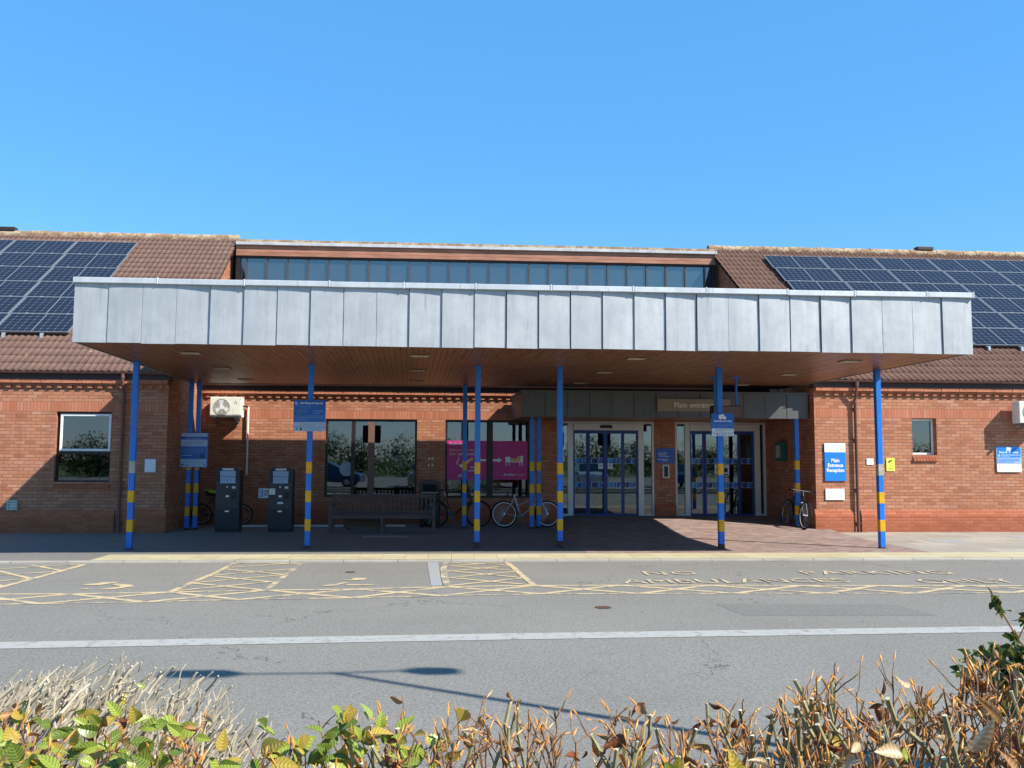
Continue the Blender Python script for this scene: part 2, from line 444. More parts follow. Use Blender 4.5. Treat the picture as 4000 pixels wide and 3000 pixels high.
# ------------------------------------------------------------------ mesh builder
class MB:
    def __init__(s):
        s.v, s.f, s.mi, s.attr = [], [], [], []
        s.cur = 0

    def add(s, verts, faces, mi=None):
        o = len(s.v)
        s.v += [tuple(p) for p in verts]
        s.f += [tuple(i + o for i in f) for f in faces]
        s.mi += [s.cur if mi is None else mi] * len(faces)
        return s

    def box(s, x0, x1, y0, y1, z0, z1, mi=None):
        x0, x1 = min(x0, x1), max(x0, x1)
        y0, y1 = min(y0, y1), max(y0, y1)
        z0, z1 = min(z0, z1), max(z0, z1)
        v = [(x0, y0, z0), (x1, y0, z0), (x1, y1, z0), (x0, y1, z0), (x0, y0, z1), (x1, y0, z1), (x1, y1, z1), (x0, y1, z1)]
        return s.add(v, [(0, 3, 2, 1), (4, 5, 6, 7), (0, 1, 5, 4), (1, 2, 6, 5), (2, 3, 7, 6), (3, 0, 4, 7)], mi)

    def obox(s, c, ax, ay, az, mi=None):
        c, ax, ay, az = map(Vector, (c, ax, ay, az))
        v = [c + ax * i + ay * j + az * k for k in (-1, 1) for i, j in ((-1, -1), (1, -1), (1, 1), (-1, 1))]
        return s.add(v, [(0, 3, 2, 1), (4, 5, 6, 7), (0, 1, 5, 4), (1, 2, 6, 5), (2, 3, 7, 6), (3, 0, 4, 7)], mi)

    def quad(s, a, b, c, d, mi=None):
        return s.add([a, b, c, d], [(0, 1, 2, 3)], mi)

    def poly(s, pts, mi=None):
        return s.add(pts, [tuple(range(len(pts)))], mi)

    def prism(s, pts, y0, y1, mi=None, axis='y'):
        """polygon (a,b) extruded along an axis; axis y: (x,z)"""
        n = len(pts)
        mk = {'y': lambda p, t: (p[0], t, p[1]), 'x': lambda p, t: (t, p[0], p[1]), 'z': lambda p, t: (p[0], p[1], t)}[axis]
        v = [mk(p, y0) for p in pts] + [mk(p, y1) for p in pts]
        f = [tuple(range(n)), tuple(range(2 * n - 1, n - 1, -1))]
        f += [((i + 1) % n, i, n + i, n + (i + 1) % n) for i in range(n)]
        return s.add(v, f, mi)

    def tube(s, path, r, n=6, mi=None, cap=True):
        path = [Vector(p) for p in path]
        rr = r if isinstance(r, (list, tuple)) else [r] * len(path)
        vs, fs = [], []
        up = None
        for i, p in enumerate(path):
            d = (path[min(i + 1, len(path) - 1)] - path[max(i - 1, 0)])
            if d.length < 1e-9:
                d = Vector((0, 0, 1))
            d.normalize()
            if up is None:
                up = Vector((0, 0, 1)) if abs(d.z) < .9 else Vector((1, 0, 0))
            a = d.cross(up)
            if a.length < 1e-6:
                a = d.cross(Vector((0, 1, 0)))
            a.normalize()
            b = a.cross(d)
            b.normalize()
            up = b
            for k in range(n):
                t = 2 * pi * k / n
                vs.append(p + a * (cos(t) * rr[i]) + b * (sin(t) * rr[i]))
        for i in range(len(path) - 1):
            for k in range(n):
                k2 = (k + 1) % n
                fs.append((i * n + k, (i + 1) * n + k, (i + 1) * n + k2, i * n + k2))
        if cap:
            fs.append(tuple(range(n)))
            fs.append(tuple(range(len(vs) - 1, len(vs) - n - 1, -1)))
        return s.add(vs, fs, mi)

    def ring(s, c, R, r, nrm='y', n=32, m=8, mi=None, a0=0., a1=2 * pi):
        c = Vector(c)
        ax = {'y': (Vector((1, 0, 0)), Vector((0, 0, 1))), 'x': (Vector((0, 1, 0)), Vector((0, 0, 1))), 'z': (Vector((1, 0, 0)), Vector((0, 1, 0)))}[nrm]
        full = abs(a1 - a0 - 2 * pi) < 1e-6
        cnt = n if full else n + 1
        nv = ax[0].cross(ax[1])
        vs, fs = [], []
        for i in range(cnt):
            t = a0 + (a1 - a0) * i / n
            d = ax[0] * cos(t) + ax[1] * sin(t)
            for k in range(m):
                q = 2 * pi * k / m
                vs.append(c + d * (R + r * cos(q)) + nv * (r * sin(q)))
        for i in range(n):
            j = (i + 1) % cnt
            for k in range(m):
                k2 = (k + 1) % m
                fs.append((i * m + k, j * m + k, j * m + k2, i * m + k2))
        return s.add(vs, fs, mi)

    def disc(s, c, r, y0, y1, n=20, mi=None, axis='y'):
        a, b = c
        return s.prism([(a + r * cos(2 * pi * i / n), b + r * sin(2 * pi * i / n)) for i in range(n)], y0, y1, mi, axis)

    def build(s, name, mats, parent=None, shear=False, smooth=False, bevel=0., loc=None, kind=None):
        me = bpy.data.meshes.new(name)
        v = [(x + K * y, y, z) for x, y, z in s.v] if shear else s.v
        me.from_pydata(v, [], s.f)
        mats = mats if isinstance(mats, (list, tuple)) else [mats]
        for m in mats:
            me.materials.append(M[m] if isinstance(m, str) else m)
        if len(mats) > 1:
            me.polygons.foreach_set('material_index', s.mi)
        if s.attr:
            a = me.attributes.new('leaf', 'FLOAT_VECTOR', 'POINT')
            a.data.foreach_set('vector', np.array(s.attr, dtype='f').ravel())
        bm = bmesh.new()
        bm.from_mesh(me)
        bmesh.ops.recalc_face_normals(bm, faces=bm.faces)
        if bevel:
            bmesh.ops.bevel(bm, geom=[e for e in bm.edges if len(e.link_faces) == 2 and e.calc_face_angle(0) > .5], offset=bevel, segments=2 if bevel > .008 else 1, profile=.6, affect='EDGES', clamp_overlap=True)
        bm.to_mesh(me)
        bm.free()
        if smooth:
            me.polygons.foreach_set('use_smooth', [True] * len(me.polygons))
            try:
                me.set_sharp_from_angle(angle=radians(42))
            except Exception:
                pass
        me.update()
        o = bpy.data.objects.new(name, me)
        COL.objects.link(o)
        if parent:
            o.parent = parent
        if loc:
            o.location = loc
        if kind:
            o['kind'] = kind
        return o


def tag(o, label, cat, group=None):
    o['label'] = label
    o['category'] = cat
    if group:
        o['group'] = group
    return o


def thing(name, label, cat, loc=(0, 0, 0), rz=0., group=None, shear=True):
    o = bpy.data.objects.new(name, None)
    COL.objects.link(o)
    o.empty_display_size = .2
    o.location = (loc[0] + K * loc[1], loc[1], loc[2]) if shear else loc
    o.rotation_euler = (0, 0, rz)
    return tag(o, label, cat, group)


def text(s, size, pos, mat, parent, name='lettering', align='CENTER', rot=(pi / 2, 0, 0), ext=.0015, sx=1., spacing=1., bold=0.):
    cu = bpy.data.curves.new('t', 'FONT')
    cu.body = s
    cu.size = size
    cu.align_x = align
    cu.align_y = 'CENTER'
    cu.extrude = ext
    cu.offset = bold
    cu.space_character = spacing
    cu.resolution_u = 3
    o = bpy.data.objects.new('t', cu)
    COL.objects.link(o)
    bpy.context.view_layer.update()
    me = bpy.data.meshes.new_from_object(o.evaluated_get(bpy.context.evaluated_depsgraph_get()))
    bpy.data.objects.remove(o)
    bpy.data.curves.remove(cu)
    mt = Matrix.Translation(pos) @ Matrix.Rotation(rot[2], 4, 'Z') @ Matrix.Rotation(rot[0], 4, 'X') @ Matrix.Diagonal((sx, 1, 1, 1))
    me.transform(mt)
    me.materials.clear()
    me.materials.append(M[mat])
    me.name = name
    ob = bpy.data.objects.new(name, me)
    COL.objects.link(ob)
    if parent:
        ob.parent = parent
    return ob


def rrect(x0, x1, z0, z1, r, n=4):
    pts = []
    for cx, cz, a in ((x1 - r, z1 - r, 0), (x0 + r, z1 - r, pi / 2), (x0 + r, z0 + r, pi), (x1 - r, z0 + r, 1.5 * pi)):
        for i in range(n + 1):
            t = a + pi / 2 * i / n
            pts.append((cx + r * cos(t), cz + r * sin(t)))
    return pts


def copy_tree(o, parent=None):
    c = o.copy()
    COL.objects.link(c)
    if parent:
        c.parent = parent
    for ch in list(o.children):
        copy_tree(ch, c)
    return c
# ------------------------------------------------------------------ the setting
def sheet(name, x0, x1, y0, y1, z, mat, nx=1, ny=1, hf=None):
    m = MB()
    vs = []
    for j in range(ny + 1):
        for i in range(nx + 1):
            x = x0 + (x1 - x0) * i / nx
            y = y0 + (y1 - y0) * j / ny
            vs.append((x, y, z + (hf(x, y) if hf else 0)))
    fs = [(j * (nx + 1) + i, j * (nx + 1) + i + 1, (j + 1) * (nx + 1) + i + 1, (j + 1) * (nx + 1) + i) for j in range(ny) for i in range(nx)]
    m.add(vs, fs)
    return m.build(name, mat, kind='structure', smooth=bool(hf))


def sm(t):
    t = max(0., min(1., t))
    return t * t * (3 - 2 * t)


def ramp_h(x, y):
    return .2 * sm((y + 1.6) / 4.5) * sm((x - 2.5) / .9)


sheet('ground', -500, 500, -600, 600, -.25, 'grass')
sheet('road', -70, 70, -17.3, -5.1, -.03, 'asphalt')
sheet('car_park', -70, 70, -60, -21.6, -.06, 'asphalt')
sheet('planting_bed', -40, 40, -21.6, -17.42, -.02, 'soil')
sheet('pavement', -60, 2.5, -5.1, 3.2, 0., 'asphalt2')
sheet('entrance_paving', 2.5, 9.0, -4.25, 3.3, .001, 'paver', 26, 30, ramp_h)
sheet('flag_pavement', 9.0, 60, -4.25, .5, 0., 'flag')
sheet('tactile_strip', -6.0, 60, -5.1, -4.25, .004, 'tactile')
m = MB()
m.box(-60, 60, -5.225, -5.1, -.2, .003)
m.build('kerb', 'kerb', kind='structure', bevel=.012)
m = MB()
m.box(-40, 40, -17.42, -17.3, -.2, .07)
m.build('kerb', 'kerb', kind='structure', bevel=.015)
m = MB()
m.box(-40, 40, -21.72, -21.6, -.2, .05)
m.build('kerb', 'kerb', kind='structure', bevel=.015)

ZR = -.026


def strip(mb, pts, w, z=ZR):
    """a painted line along pts"""
    pts = [Vector((*p, 0)) for p in pts]
    L, R = [], []
    for i, p in enumerate(pts):
        d = (pts[min(i + 1, len(pts) - 1)] - pts[max(0, i - 1)]).normalized()
        n = Vector((-d.y, d.x, 0)) * (w / 2)
        L.append((p.x + n.x, p.y + n.y, z))
        R.append((p.x - n.x, p.y - n.y, z))
    k = len(pts)
    mb.add(L + R, [(i, k + i, k + i + 1, i + 1) for i in range(k - 1)])


U = [(-7.3, -8.55), (-6.1, -8.51), (-4.83, -8.54), (-3.65, -8.43), (-2.42, -8.31), (-1.27, -8.26), (-.06, -8.09), (1.14, -8.02), (2.34, -8.04), (3.59, -8.09), (4.89, -8.16), (5.93, -8.21), (7.18, -8.26), (8.4, -8.32)]
Lw = [(-7.2, -9.4), (-6.03, -9.36), (-4.9, -9.28), (-3.69, -9.21), (-2.61, -9.07), (-1.24, -8.99), (-.11, -8.87), (1.16, -8.77), (2.46, -8.8), (3.71, -8.82), (4.93, -8.88), (6.13, -8.92), (7.51, -8.9), (8.7, -8.95)]
a, b = MB(), MB()
zz = [0]


def line(mb, pts, w):
    zz[0] += 1
    strip(mb, pts, w, ZR + .00005 * zz[0])


line(a, U, .08)
line(b, Lw, .07)
for i in range(len(U) - 1):
    line(a, [U[i], Lw[i + 1]], .095)
    line(a, [Lw[i], U[i + 1]], .095)
a.build('bay_edge_marking', 'cream', kind='structure')
b.build('worn_edge_marking', 'cream_worn', kind='structure')
a, b = MB(), MB()
line(a, [(-6.01, -8.0), (-5.98, -7.13), (-5.95, -6.21), (-5.94, -5.4)], .1)
for p in [((-6.99, -5.96), (-6.4, -5.6)), ((-6.6, -5.62), (-6.01, -5.43)), ((-6.76, -5.46), (-5.95, -6.21)), ((-7.0, -6.9), (-6.0, -6.31)), ((-7.0, -7.75), (-6.04, -7.1)), ((-6.95, -6.15), (-6.01, -7.08)), ((-6.95, -6.95), (-5.98, -7.88))]:
    line(a, p, .08)
line(a, [(-7.6, -5.1), (-7.5, -4.56), (-7.26, -4.5), (-6.66, -4.82), (-6.11, -5.13)], .09)
line(a, [(-3.63, -8.42), (-3.61, -7.6), (-3.56, -6.4)], .09)
line(b, [(-3.56, -6.4), (-3.58, -5.3)], .09)
line(b, [(-2.43, -8.3), (-2.45, -7.5), (-2.46, -6.15), (-2.47, -5.3)], .09)
for p in [((-3.61, -5.31), (-2.5, -5.38)), ((-3.51, -6.82), (-2.5, -6.12)), ((-3.52, -6.1), (-2.5, -6.77)), ((-3.58, -7.6), (-2.5, -6.8)), ((-3.6, -6.85), (-2.5, -7.56)), ((-3.61, -8.34), (-2.5, -7.5)), ((-3.6, -7.62), (-2.5, -8.28)), ((-3.5, -5.9), (-2.56, -5.3))]:
    line(a, p, .075)
line(b, [(-.1, -5.3), (-.12, -6.22), (-.09, -7.19), (-.05, -8.02)], .1)
line(a, [(.93, -5.3), (1.0, -6.0), (1.07, -7.08), (1.15, -8.0)], .09)
for p in [((-.08, -5.3), (1.01, -5.75)), ((-.08, -5.84), (.89, -5.3)), ((-.08, -5.78), (1.01, -6.43)), ((-.07, -6.48), (.99, -5.82)), ((-.05, -6.4), (1.07, -7.26)), ((-.05, -7.22), (1.0, -6.52)), ((-.03, -7.19), (1.13, -8.0)), ((-.03, -8.02), (1.07, -7.26))]:
    line(a, p, .075)
a.build('parking_bay_marking', 'cream', kind='structure')
b.build('worn_bay_marking', 'cream_worn', kind='structure')
m = MB()
m.poly([(-.4, -5.25, ZR), (-.22, -5.25, ZR), (-.12, -8.0, ZR), (-.27, -8.0, ZR)])
m.build('asphalt_patch', 'asphalt3', kind='structure')
m = MB()
m.poly([(3.2, -9.6, ZR - .002), (5.4, -9.75, ZR - .002), (5.5, -10.5, ZR - .002), (3.3, -10.4, ZR - .002)])
m.poly([(-9.0, -13.6, ZR - .002), (-5.2, -13.5, ZR - .002), (-5.1, -13.95, ZR - .002), (-9, -14.05, ZR - .002)])
m.build('asphalt_patch', 'asphalt4', kind='structure')
m = MB()
strip(m, [(-14, -12.25), (-9, -11.95), (-4.2, -11.64), (.6, -11.45), (6, -11.31), (12, -11.25), (20, -11.2)], .3)
m.build('white_line', 'white_line', kind='structure')
# worn wheelchair symbols and bay lettering
a = MB()
for pts in ([(-5.03, -7.77), (-4.98, -7.66), (-4.88, -7.62), (-4.84, -7.49), (-4.62, -7.48), (-4.68, -7.62), (-4.78, -7.78)],
            [(-4.62, -7.62), (-4.35, -7.78), (-4.27, -7.92), (-4.45, -8.16), (-4.66, -8.2), (-4.58, -8.1), (-4.44, -7.93), (-4.63, -7.76)],
            [(-4.9, -8.12), (-4.82, -8.08), (-4.76, -8.14), (-4.84, -8.2)],
            [(-1.46, -7.2), (-1.22, -7.2), (-1.24, -7.36), (-1.3, -7.43), (-1.56, -7.43), (-1.4, -7.33)],
            [(-1.5, -7.62), (-1.44, -7.66), (-1.6, -7.98), (-1.78, -8.0), (-1.72, -7.9), (-1.58, -7.78)],
            [(-1.46, -7.84), (-1.05, -7.86), (-1.1, -7.94), (-1.42, -7.94)]):
    zz[0] += 1
    a.poly([(x, y, ZR + .00005 * zz[0]) for x, y in pts])
a.build('worn_wheelchair_marking', 'cream', kind='structure')
for s, x, y, sp in (('NO', 3.35, -6.84, 1.1), ('PARKING', 6.6, -6.88, 1.12), ('AMBULANCES', 4.1, -7.72, 1.0), ('ONLY', 7.45, -7.86, 1.0)):
    o = text(s, .6, (x, y, ZR + .0052), 'cream_letter', None, 'road_lettering', rot=(0, 0, 0), ext=0, sx=.88, spacing=sp)
    o['kind'] = 'structure'
m = MB()
m.disc((1.8, -9.82), .1, ZR - .001, ZR + .001, axis='z')
m.disc((-1.54, -6.5), .08, ZR - .001, ZR + .001, axis='z')
m.build('stop_tap_cover', 'rust', kind='structure')
m = MB()
m.box(-1.95, -.95, -.9, -.55, -.02, .004)
m.box(10.2, 11.0, -2.35, -1.75, -.02, .004)
m.box(12.6, 13.2, -1.5, -1.0, -.02, .004)
m.build('manhole_cover', 'asphalt3', kind='structure')

# ------------------------------------------------------------------ the building
HB = thing('hospital_building', 'long single storey brick building with brown tiled roof and a row of high windows', 'building')


def wall(name, mat, u0, u1, z0, z1, y, openings=(), depth=.3, axis='x', face=-1, parent=None):
    """one leaf of masonry with real openings and reveals. axis 'x': runs along u at y; axis 'y': runs along y at u=y"""
    us = sorted({u0, u1, *[q for o in openings for q in o[:2] if u0 < q < u1]})
    zs = sorted({z0, z1, *[q for o in openings for q in o[2:4] if z0 < q < z1]})
    mb = MB()
    P = (lambda u, d, z: (u, y + d, z)) if axis == 'x' else (lambda u, d, z: (y - face * d * -1 * -1, u, z))
    if axis == 'y':
        P = lambda u, d, z: (y + d * (-face), u, z)
    solid = {}
    for i in range(len(us) - 1):
        for j in range(len(zs) - 1):
            cu, cz = (us[i] + us[i + 1]) / 2, (zs[j] + zs[j + 1]) / 2
            solid[i, j] = not any(o[0] < cu < o[1] and o[2] < cz < o[3] for o in openings)
    for (i, j), s in solid.items():
        if not s:
            continue
        a, b, c, d = us[i], us[i + 1], zs[j], zs[j + 1]
        mb.quad(P(a, 0, c), P(b, 0, c), P(b, 0, d), P(a, 0, d))
        mb.quad(P(a, depth, c), P(a, depth, d), P(b, depth, d), P(b, depth, c))
        for di, dj, q in ((-1, 0, (a, a, c, d)), (1, 0, (b, b, c, d)), (0, -1, (a, b, c, c)), (0, 1, (a, b, d, d))):
            if not solid.get((i + di, j + dj), False):
                p, r, e, f = q
                if p == r:
                    mb.quad(P(p, 0, e), P(p, depth, e), P(p, depth, f), P(p, 0, f))
                else:
                    mb.quad(P(p, 0, e), P(r, 0, e), P(r, depth, e), P(p, depth, e))
    return mb.build(name, mat, parent or HB, shear=True)


YW, YR = .3, 3.1
UL, UR = -6.52, 8.745                      # inner corners of the two wings
LWIN = (-8.994, -7.765, 1.141, 2.74)
RWIN = (11.18, 11.80, 1.85, 2.74)
W1 = (-3.19, -.78, .69, 2.74)
W2 = (-.03, 2.24, .67, 2.74)
D1 = (2.98, 5.61, -.05, 2.73)
D2 = (6.19, 8.70, -.05, 2.73)
for (u0, u1, y, ops) in ((-26, UL, YW, [LWIN]), (UR, 32, YW, [RWIN]), (UL - .3, UR + .3, YR, [W1, W2, D1, D2])):
    wall('brick_wall', 'brick', u0, u1, -.1, 2.74, y, ops)
    wall('soldier_course', 'soldier', u0, u1, 2.74, 2.965, y)
    wall('brick_wall', 'brick', u0, u1, 2.965, 3.275, y)
    # corbelled eaves: dentils, oversailing string courses
    mb = MB()
    n0, n1 = int(math.ceil(u0 / .225)), int(floor(u1 / .225))
    for i in range(n0, n1):
        if u0 + .06 < i * .225 < u1 - .1:
            mb.box(i * .225 + .004, i * .225 + .106, y - .055, y + .05, 3.279, 3.347)
    k = u0
    while k < u1 - .05:
        k2 = min(u1, k + .5)
        mb.box(k + .008, k2, y - .058 + random.uniform(-.002, .002), y + .28, 3.35, 3.382)
        k = k2
    k = u0
    while k < u1 - .05:
        k2 = min(u1, k + .45)
        mb.box(k + .008, k2, y - .105 + random.uniform(-.003, .003), y + .28, 3.386, 3.478)
        k = k2
    mb.box(u0, u1, y + .0, y + .27, 3.276, 3.476)
    mb.build('string_course', 'dentil', HB, shear=True, bevel=.004)
# plinths with splayed tops
for u0, u1, y, ups in ((-26, UL, YW, [(-26, -7.61), (-7.4, UL + .05)]), (UR, 32, YW, [(UR - .05, 9.63), (9.83, 32)])):
    mb = MB()
    for a, b in ups:
        mb.prism([(y - .055, -.1), (y - .055, .395), (y - .03, .45), (y - .028, .47), (y - .002, .535), (y + .02, .535), (y + .02, -.1)], a, b, axis='x')
    mb.build('brick_plinth', 'brick_red', HB, shear=True)
mb = MB()
for a, b in ((UL, 2.98), (5.61, 6.19)):
    mb.prism([(YR - .05, -.1), (YR - .05, .395), (YR - .028, .47), (YR - .002, .535), (YR + .02, .535), (YR + .02, -.1)], a, b, axis='x')
mb.build('brick_plinth', 'brick_red', HB, shear=True)
# walls that return from the wings into the recess and carry on up to the roof verge
TAN = tan(radians(35))
for u, face in ((UL, 1), (UR, -1)):
    mb = MB()
    d = -.28 * face
    pts = [(YW + .29, -.1), (7.0, -.1), (7.0, 3.44 + (7 - .1) * TAN - .02), (YW + .29, 3.44 + (YW + .19) * TAN)]
    mb.prism(pts, u, u + d, axis='x')
    mb.build('return_wall', 'brick', HB, shear=True)

# ------------------------------------------------------------------ roofs
EY, EZ, GA = .10, 3.645, .355


def tiled_roof(name, u0, u1, mat, seed):
    rnd = np.random.RandomState(seed)
    rows = 24
    nu = int((u1 - u0) / .15 * 8)
    us = np.linspace(u0, u1, nu + 1)
    prof = .020 * np.maximum(-.25, np.cos((us - u0) / .15 * 2 * pi)) + .008
    ca, sa = cos(radians(35)), sin(radians(35))
    verts, faces = [], []
    tile_i = np.floor((us - u0) / .3).astype(int)
    for r in range(rows):
        j = rnd.normal(0, .004, tile_i.max() + 2)
        lift = rnd.normal(0, .0025, tile_i.max() + 2)
        s0 = r * GA + j[tile_i]
        for k, (ds, dh) in enumerate(((0., -.006), (0., .030), (GA + .02, .002))):
            s = s0 + ds
            h = prof + dh + (lift[tile_i] if k == 1 else 0)
            x = us + 0
            y = EY + s * ca - h * sa
            z = EZ + s * sa + h * ca
            verts.append(np.stack([x + K * y, y, z], 1))
        b = r * 3 * (nu + 1)
        for q in (0, 1):
            i = np.arange(nu) + b + q * (nu + 1)
            faces.append(np.stack([i, i + 1, i + nu + 2, i + nu + 1], 1))
    v = np.concatenate(verts)
    f = np.concatenate(faces)
    me = bpy.data.meshes.new(name)
    me.vertices.add(len(v))
    me.vertices.foreach_set('co', v.ravel())
    me.loops.add(f.size)
    me.loops.foreach_set('vertex_index', f.ravel())
    me.polygons.add(len(f))
    me.polygons.foreach_set('loop_start', np.arange(0, f.size, 4))
    me.polygons.foreach_set('loop_total', np.full(len(f), 4))
    me.update(calc_edges=True)
    me.validate()
    me.materials.append(M[mat])
    o = bpy.data.objects.new(name, me)
    COL.objects.link(o)
    o.parent = HB
    return o


RS = 24 * GA
RY, RZ = EY + RS * cos(radians(35)), EZ + RS * sin(radians(35))
for u0, u1, mt, sd in ((-24.3, -6.36, 'tile', 3), (8.56, 30.2, 'tile_red', 5)):
    tiled_roof('tiled_roof', u0, u1, mt, sd)
    mb = MB()
    mb.quad((u0, EY + .1, EZ + .02), (u1, EY + .1, EZ + .02), (u1, RY, RZ - .05), (u0, RY, RZ - .05))
    mb.build('roof_underlay', 'gap', HB, shear=True)
    mb = MB()
    k = u0
    while k < u1 - .2:                        # half round ridge tiles bedded in mortar
        dz = random.uniform(-.008, .012)
        path = [(k + .01, RY + .02, RZ - .02 + dz), (min(u1, k + .45), RY + .02, RZ - .02 + dz + random.uniform(-.004, .01))]
        mb.tube(path, [.135, .128], 12)
        mb.box(k + .1, k + .3, RY - .16, RY - .05, RZ - .09, RZ - .03)
        k += .45
    mb.build('ridge_tiles', 'ridge', HB, shear=True, smooth=True)
mb = MB()
mb.quad((-24.3, RY, RZ - .03), (30.2, RY, RZ - .03), (30.2, RY + 8, 3.2), (-24.3, RY + 8, 3.2))
mb.build('rear_roof_slope', 'tile', HB, shear=True)
for a, b in ((-13.62, -13.1), (15.55, 16.1)):
    mb = MB()
    mb.box(a, b, RY - .12, RY + .12, RZ + .08, RZ + .2)
    mb.build('ridge_vent', 'fascia_dark', HB, shear=True, bevel=.02)

# high window band set back between the two roofs
YC = 6.6
mb = MB()
mb.box(-6.35, 8.62, YC - .02, YC + .1, 8.277, 8.40)
mb.build('clerestory_ridge', 'ridge', HB, shear=True)
mb = MB()
k = -6.33
while k < 8.55:
    k2 = min(8.6, k + random.uniform(2.2, 2.9))
    mb.box(k, k2, YC - .20, YC - .021, 8.190, 8.282 + random.uniform(-.006, .006))
    mb.box(k2 - .03, k2 + .02, YC - .205, YC - .022, 8.186, 8.29)
    k = k2
mb.build('lead_flashing', 'flash', HB, shear=True, bevel=.006)
mb = MB()
for i in range(3):
    mb.box(-6.33, 8.6, YC - .10 - .014 * (2 - i) , YC + .05, 7.866 + i * .108, 7.966 + i * .108)
mb.build('timber_boarding', 'boards', HB, shear=True, bevel=.004)
mb = MB()
mb.box(-6.33, 8.6, YC - .08, YC + .05, 7.82, 7.862)
mb.box(-6.33, -6.2, YC - .08, YC + .06, 5.9, 7.82)
mb.box(8.5, 8.6, YC - .08, YC + .06, 5.9, 7.82)
CW = mb.build('clerestory_window', 'brown_frame', HB, shear=True)
us = [-6.2] + [-6.027 + .6213 * i for i in range(24)] + [8.5]
for i in range(len(us) - 1):
    mb = MB()
    mb.box(us[i] + .015, us[i + 1] - .015, YC + .0, YC + .012, 5.95, 7.815)
    g = mb.build('pane', 'glass_top', CW, shear=True)
    g.data.transform(Matrix.Rotation(0, 4, 'X'))
for u in us[1:-1]:
    mb = MB()
    mb.box(u - .024, u + .024, YC - .055, YC + .03, 5.95, 7.82)
    mb.build('mullion', 'mullion', CW, shear=True)
mb = MB()
mb.quad((-6.8, 2.94, 3.68), (8.9, 2.94, 3.68), (8.9, YC + .1, 6.0), (-6.8, YC + .1, 6.0))
mb.quad((-6.8, 2.94, 3.66), (8.9, 2.94, 3.66), (8.9, YC + .1, 5.98), (-6.8, YC + .1, 5.98))
mb.build('low_roof', 'tile', HB, shear=True)

# eaves: fascia boards, half round gutters with brackets
for u0, u1, y in ((-26, UL + .06, YW), (UR - .06, 32, YW), (UL, UR, YR)):
    mb = MB()
    mb.box(u0, u1, y - .118, y - .095, 3.481, 3.625)
    mb.box(u0, u1, y - .095, y + .25, 3.482, 3.50)
    mb.build('fascia_board', 'fascia_dark', HB, shear=True)
    mb = MB()
    n = 8
    yc, zc, r = y - .172, 3.642, .052
    ang = [pi + pi * i / n for i in range(n + 1)]
    k = u0
    while k < u1 - .01:
        k2 = min(u1, k + 1.83)
        outer = [(yc + r * cos(t), zc + r * sin(t)) for t in ang]
        inner = [(yc + (r - .006) * cos(t), zc + (r - .006) * sin(t)) for t in reversed(ang)]
        mb.prism(outer + inner, k + .002, k2 - .002, axis='x')
        k = k2
    k = u0 + .35
    while k < u1:
        mb.prism([(yc + (r + .006) * cos(t), zc + (r + .006) * sin(t)) for t in ang] + [(yc + (r + .001) * cos(t), zc + (r + .001) * sin(t)) for t in reversed(ang)], k - .014, k + .014, axis='x')
        k += .72
    mb.build('gutter', 'gutter', HB, shear=True, smooth=True)


def downpipe(u, y, zb=0.):
    mb = MB()
    r = .034
    mb.tube([(u, y - .172, 3.60), (u, y - .172, 3.48), (u, y - .16, 3.42), (u, y - .1, 3.22), (u, y - .065, 3.16), (u, y - .065, zb)], r, 12)
    mb.tube([(u, y - .172, 3.61), (u, y - .172, 3.5)], r + .012, 12)
    mb.tube([(u, y - .065, 3.2), (u, y - .065, 3.08)], r + .009, 12)
    for z in (2.95, 2.2, 1.0, .2):
        mb.tube([(u, y - .065, z), (u, y - .065, z + .035)], r + .008, 12)
        mb.box(u - .075, u + .075, y - .05, y - .002, z + .005, z + .03)
    return mb.build('downpipe', 'gutter', HB, shear=True, smooth=True)


downpipe(-7.505, YW)
downpipe(9.735, YW)
mb = MB()
mb.tube([(-6.38, 2.95, 3.3), (-6.38, 2.95, .6), (-6.3, 2.8, .3)], .02, 8)
mb.build('cable_conduit', 'fascia_dark', HB, shear=True)
mb = MB()
mb.tube([(-6.36, 1.9, .36), (-6.42, 1.8, .05)], .03, 8)
mb.build('overflow_pipe', 'white', HB, shear=True)


# ------------------------------------------------------------------ windows and doors
def frame(mb, u0, u1, z0, z1, y, w, d):
    mb.box(u0, u0 + w, y, y + d, z0, z1)
    mb.box(u1 - w, u1, y, y + d, z0, z1)
    mb.box(u0 + w, u1 - w, y, y + d, z0, z0 + w)
    mb.box(u0 + w, u1 - w, y, y + d, z1 - w, z1)


def pane(parent, u0, u1, z0, z1, y, mat='glass', name='glass_pane'):
    mb = MB()
    mb.box(u0, u1, y, y + .012, z0, z1)
    return mb.build(name, mat, parent, shear=True)


def sill(parent, u0, u1, z, y):
    mb = MB()
    n = max(4, int((u1 - u0) / .075))
    w = (u1 - u0) / n
    for i in range(n):
        a, b = u0 + i * w + .004, u0 + (i + 1) * w - .004
        mb.prism([(y - .045, z - .15), (y - .045, z - .085), (y - .005, z - .075), (y + .2, z - .07), (y + .2, z - .15)], a, b, axis='x')
        mb.prism([(y - .012, z - .07), (y - .012, z - .03), (y + .09, z - .004), (y + .2, z - .004), (y + .2, z - .07)], a, b, axis='x')
    return mb.build('brick_sill', 'brick_red', parent, shear=True)


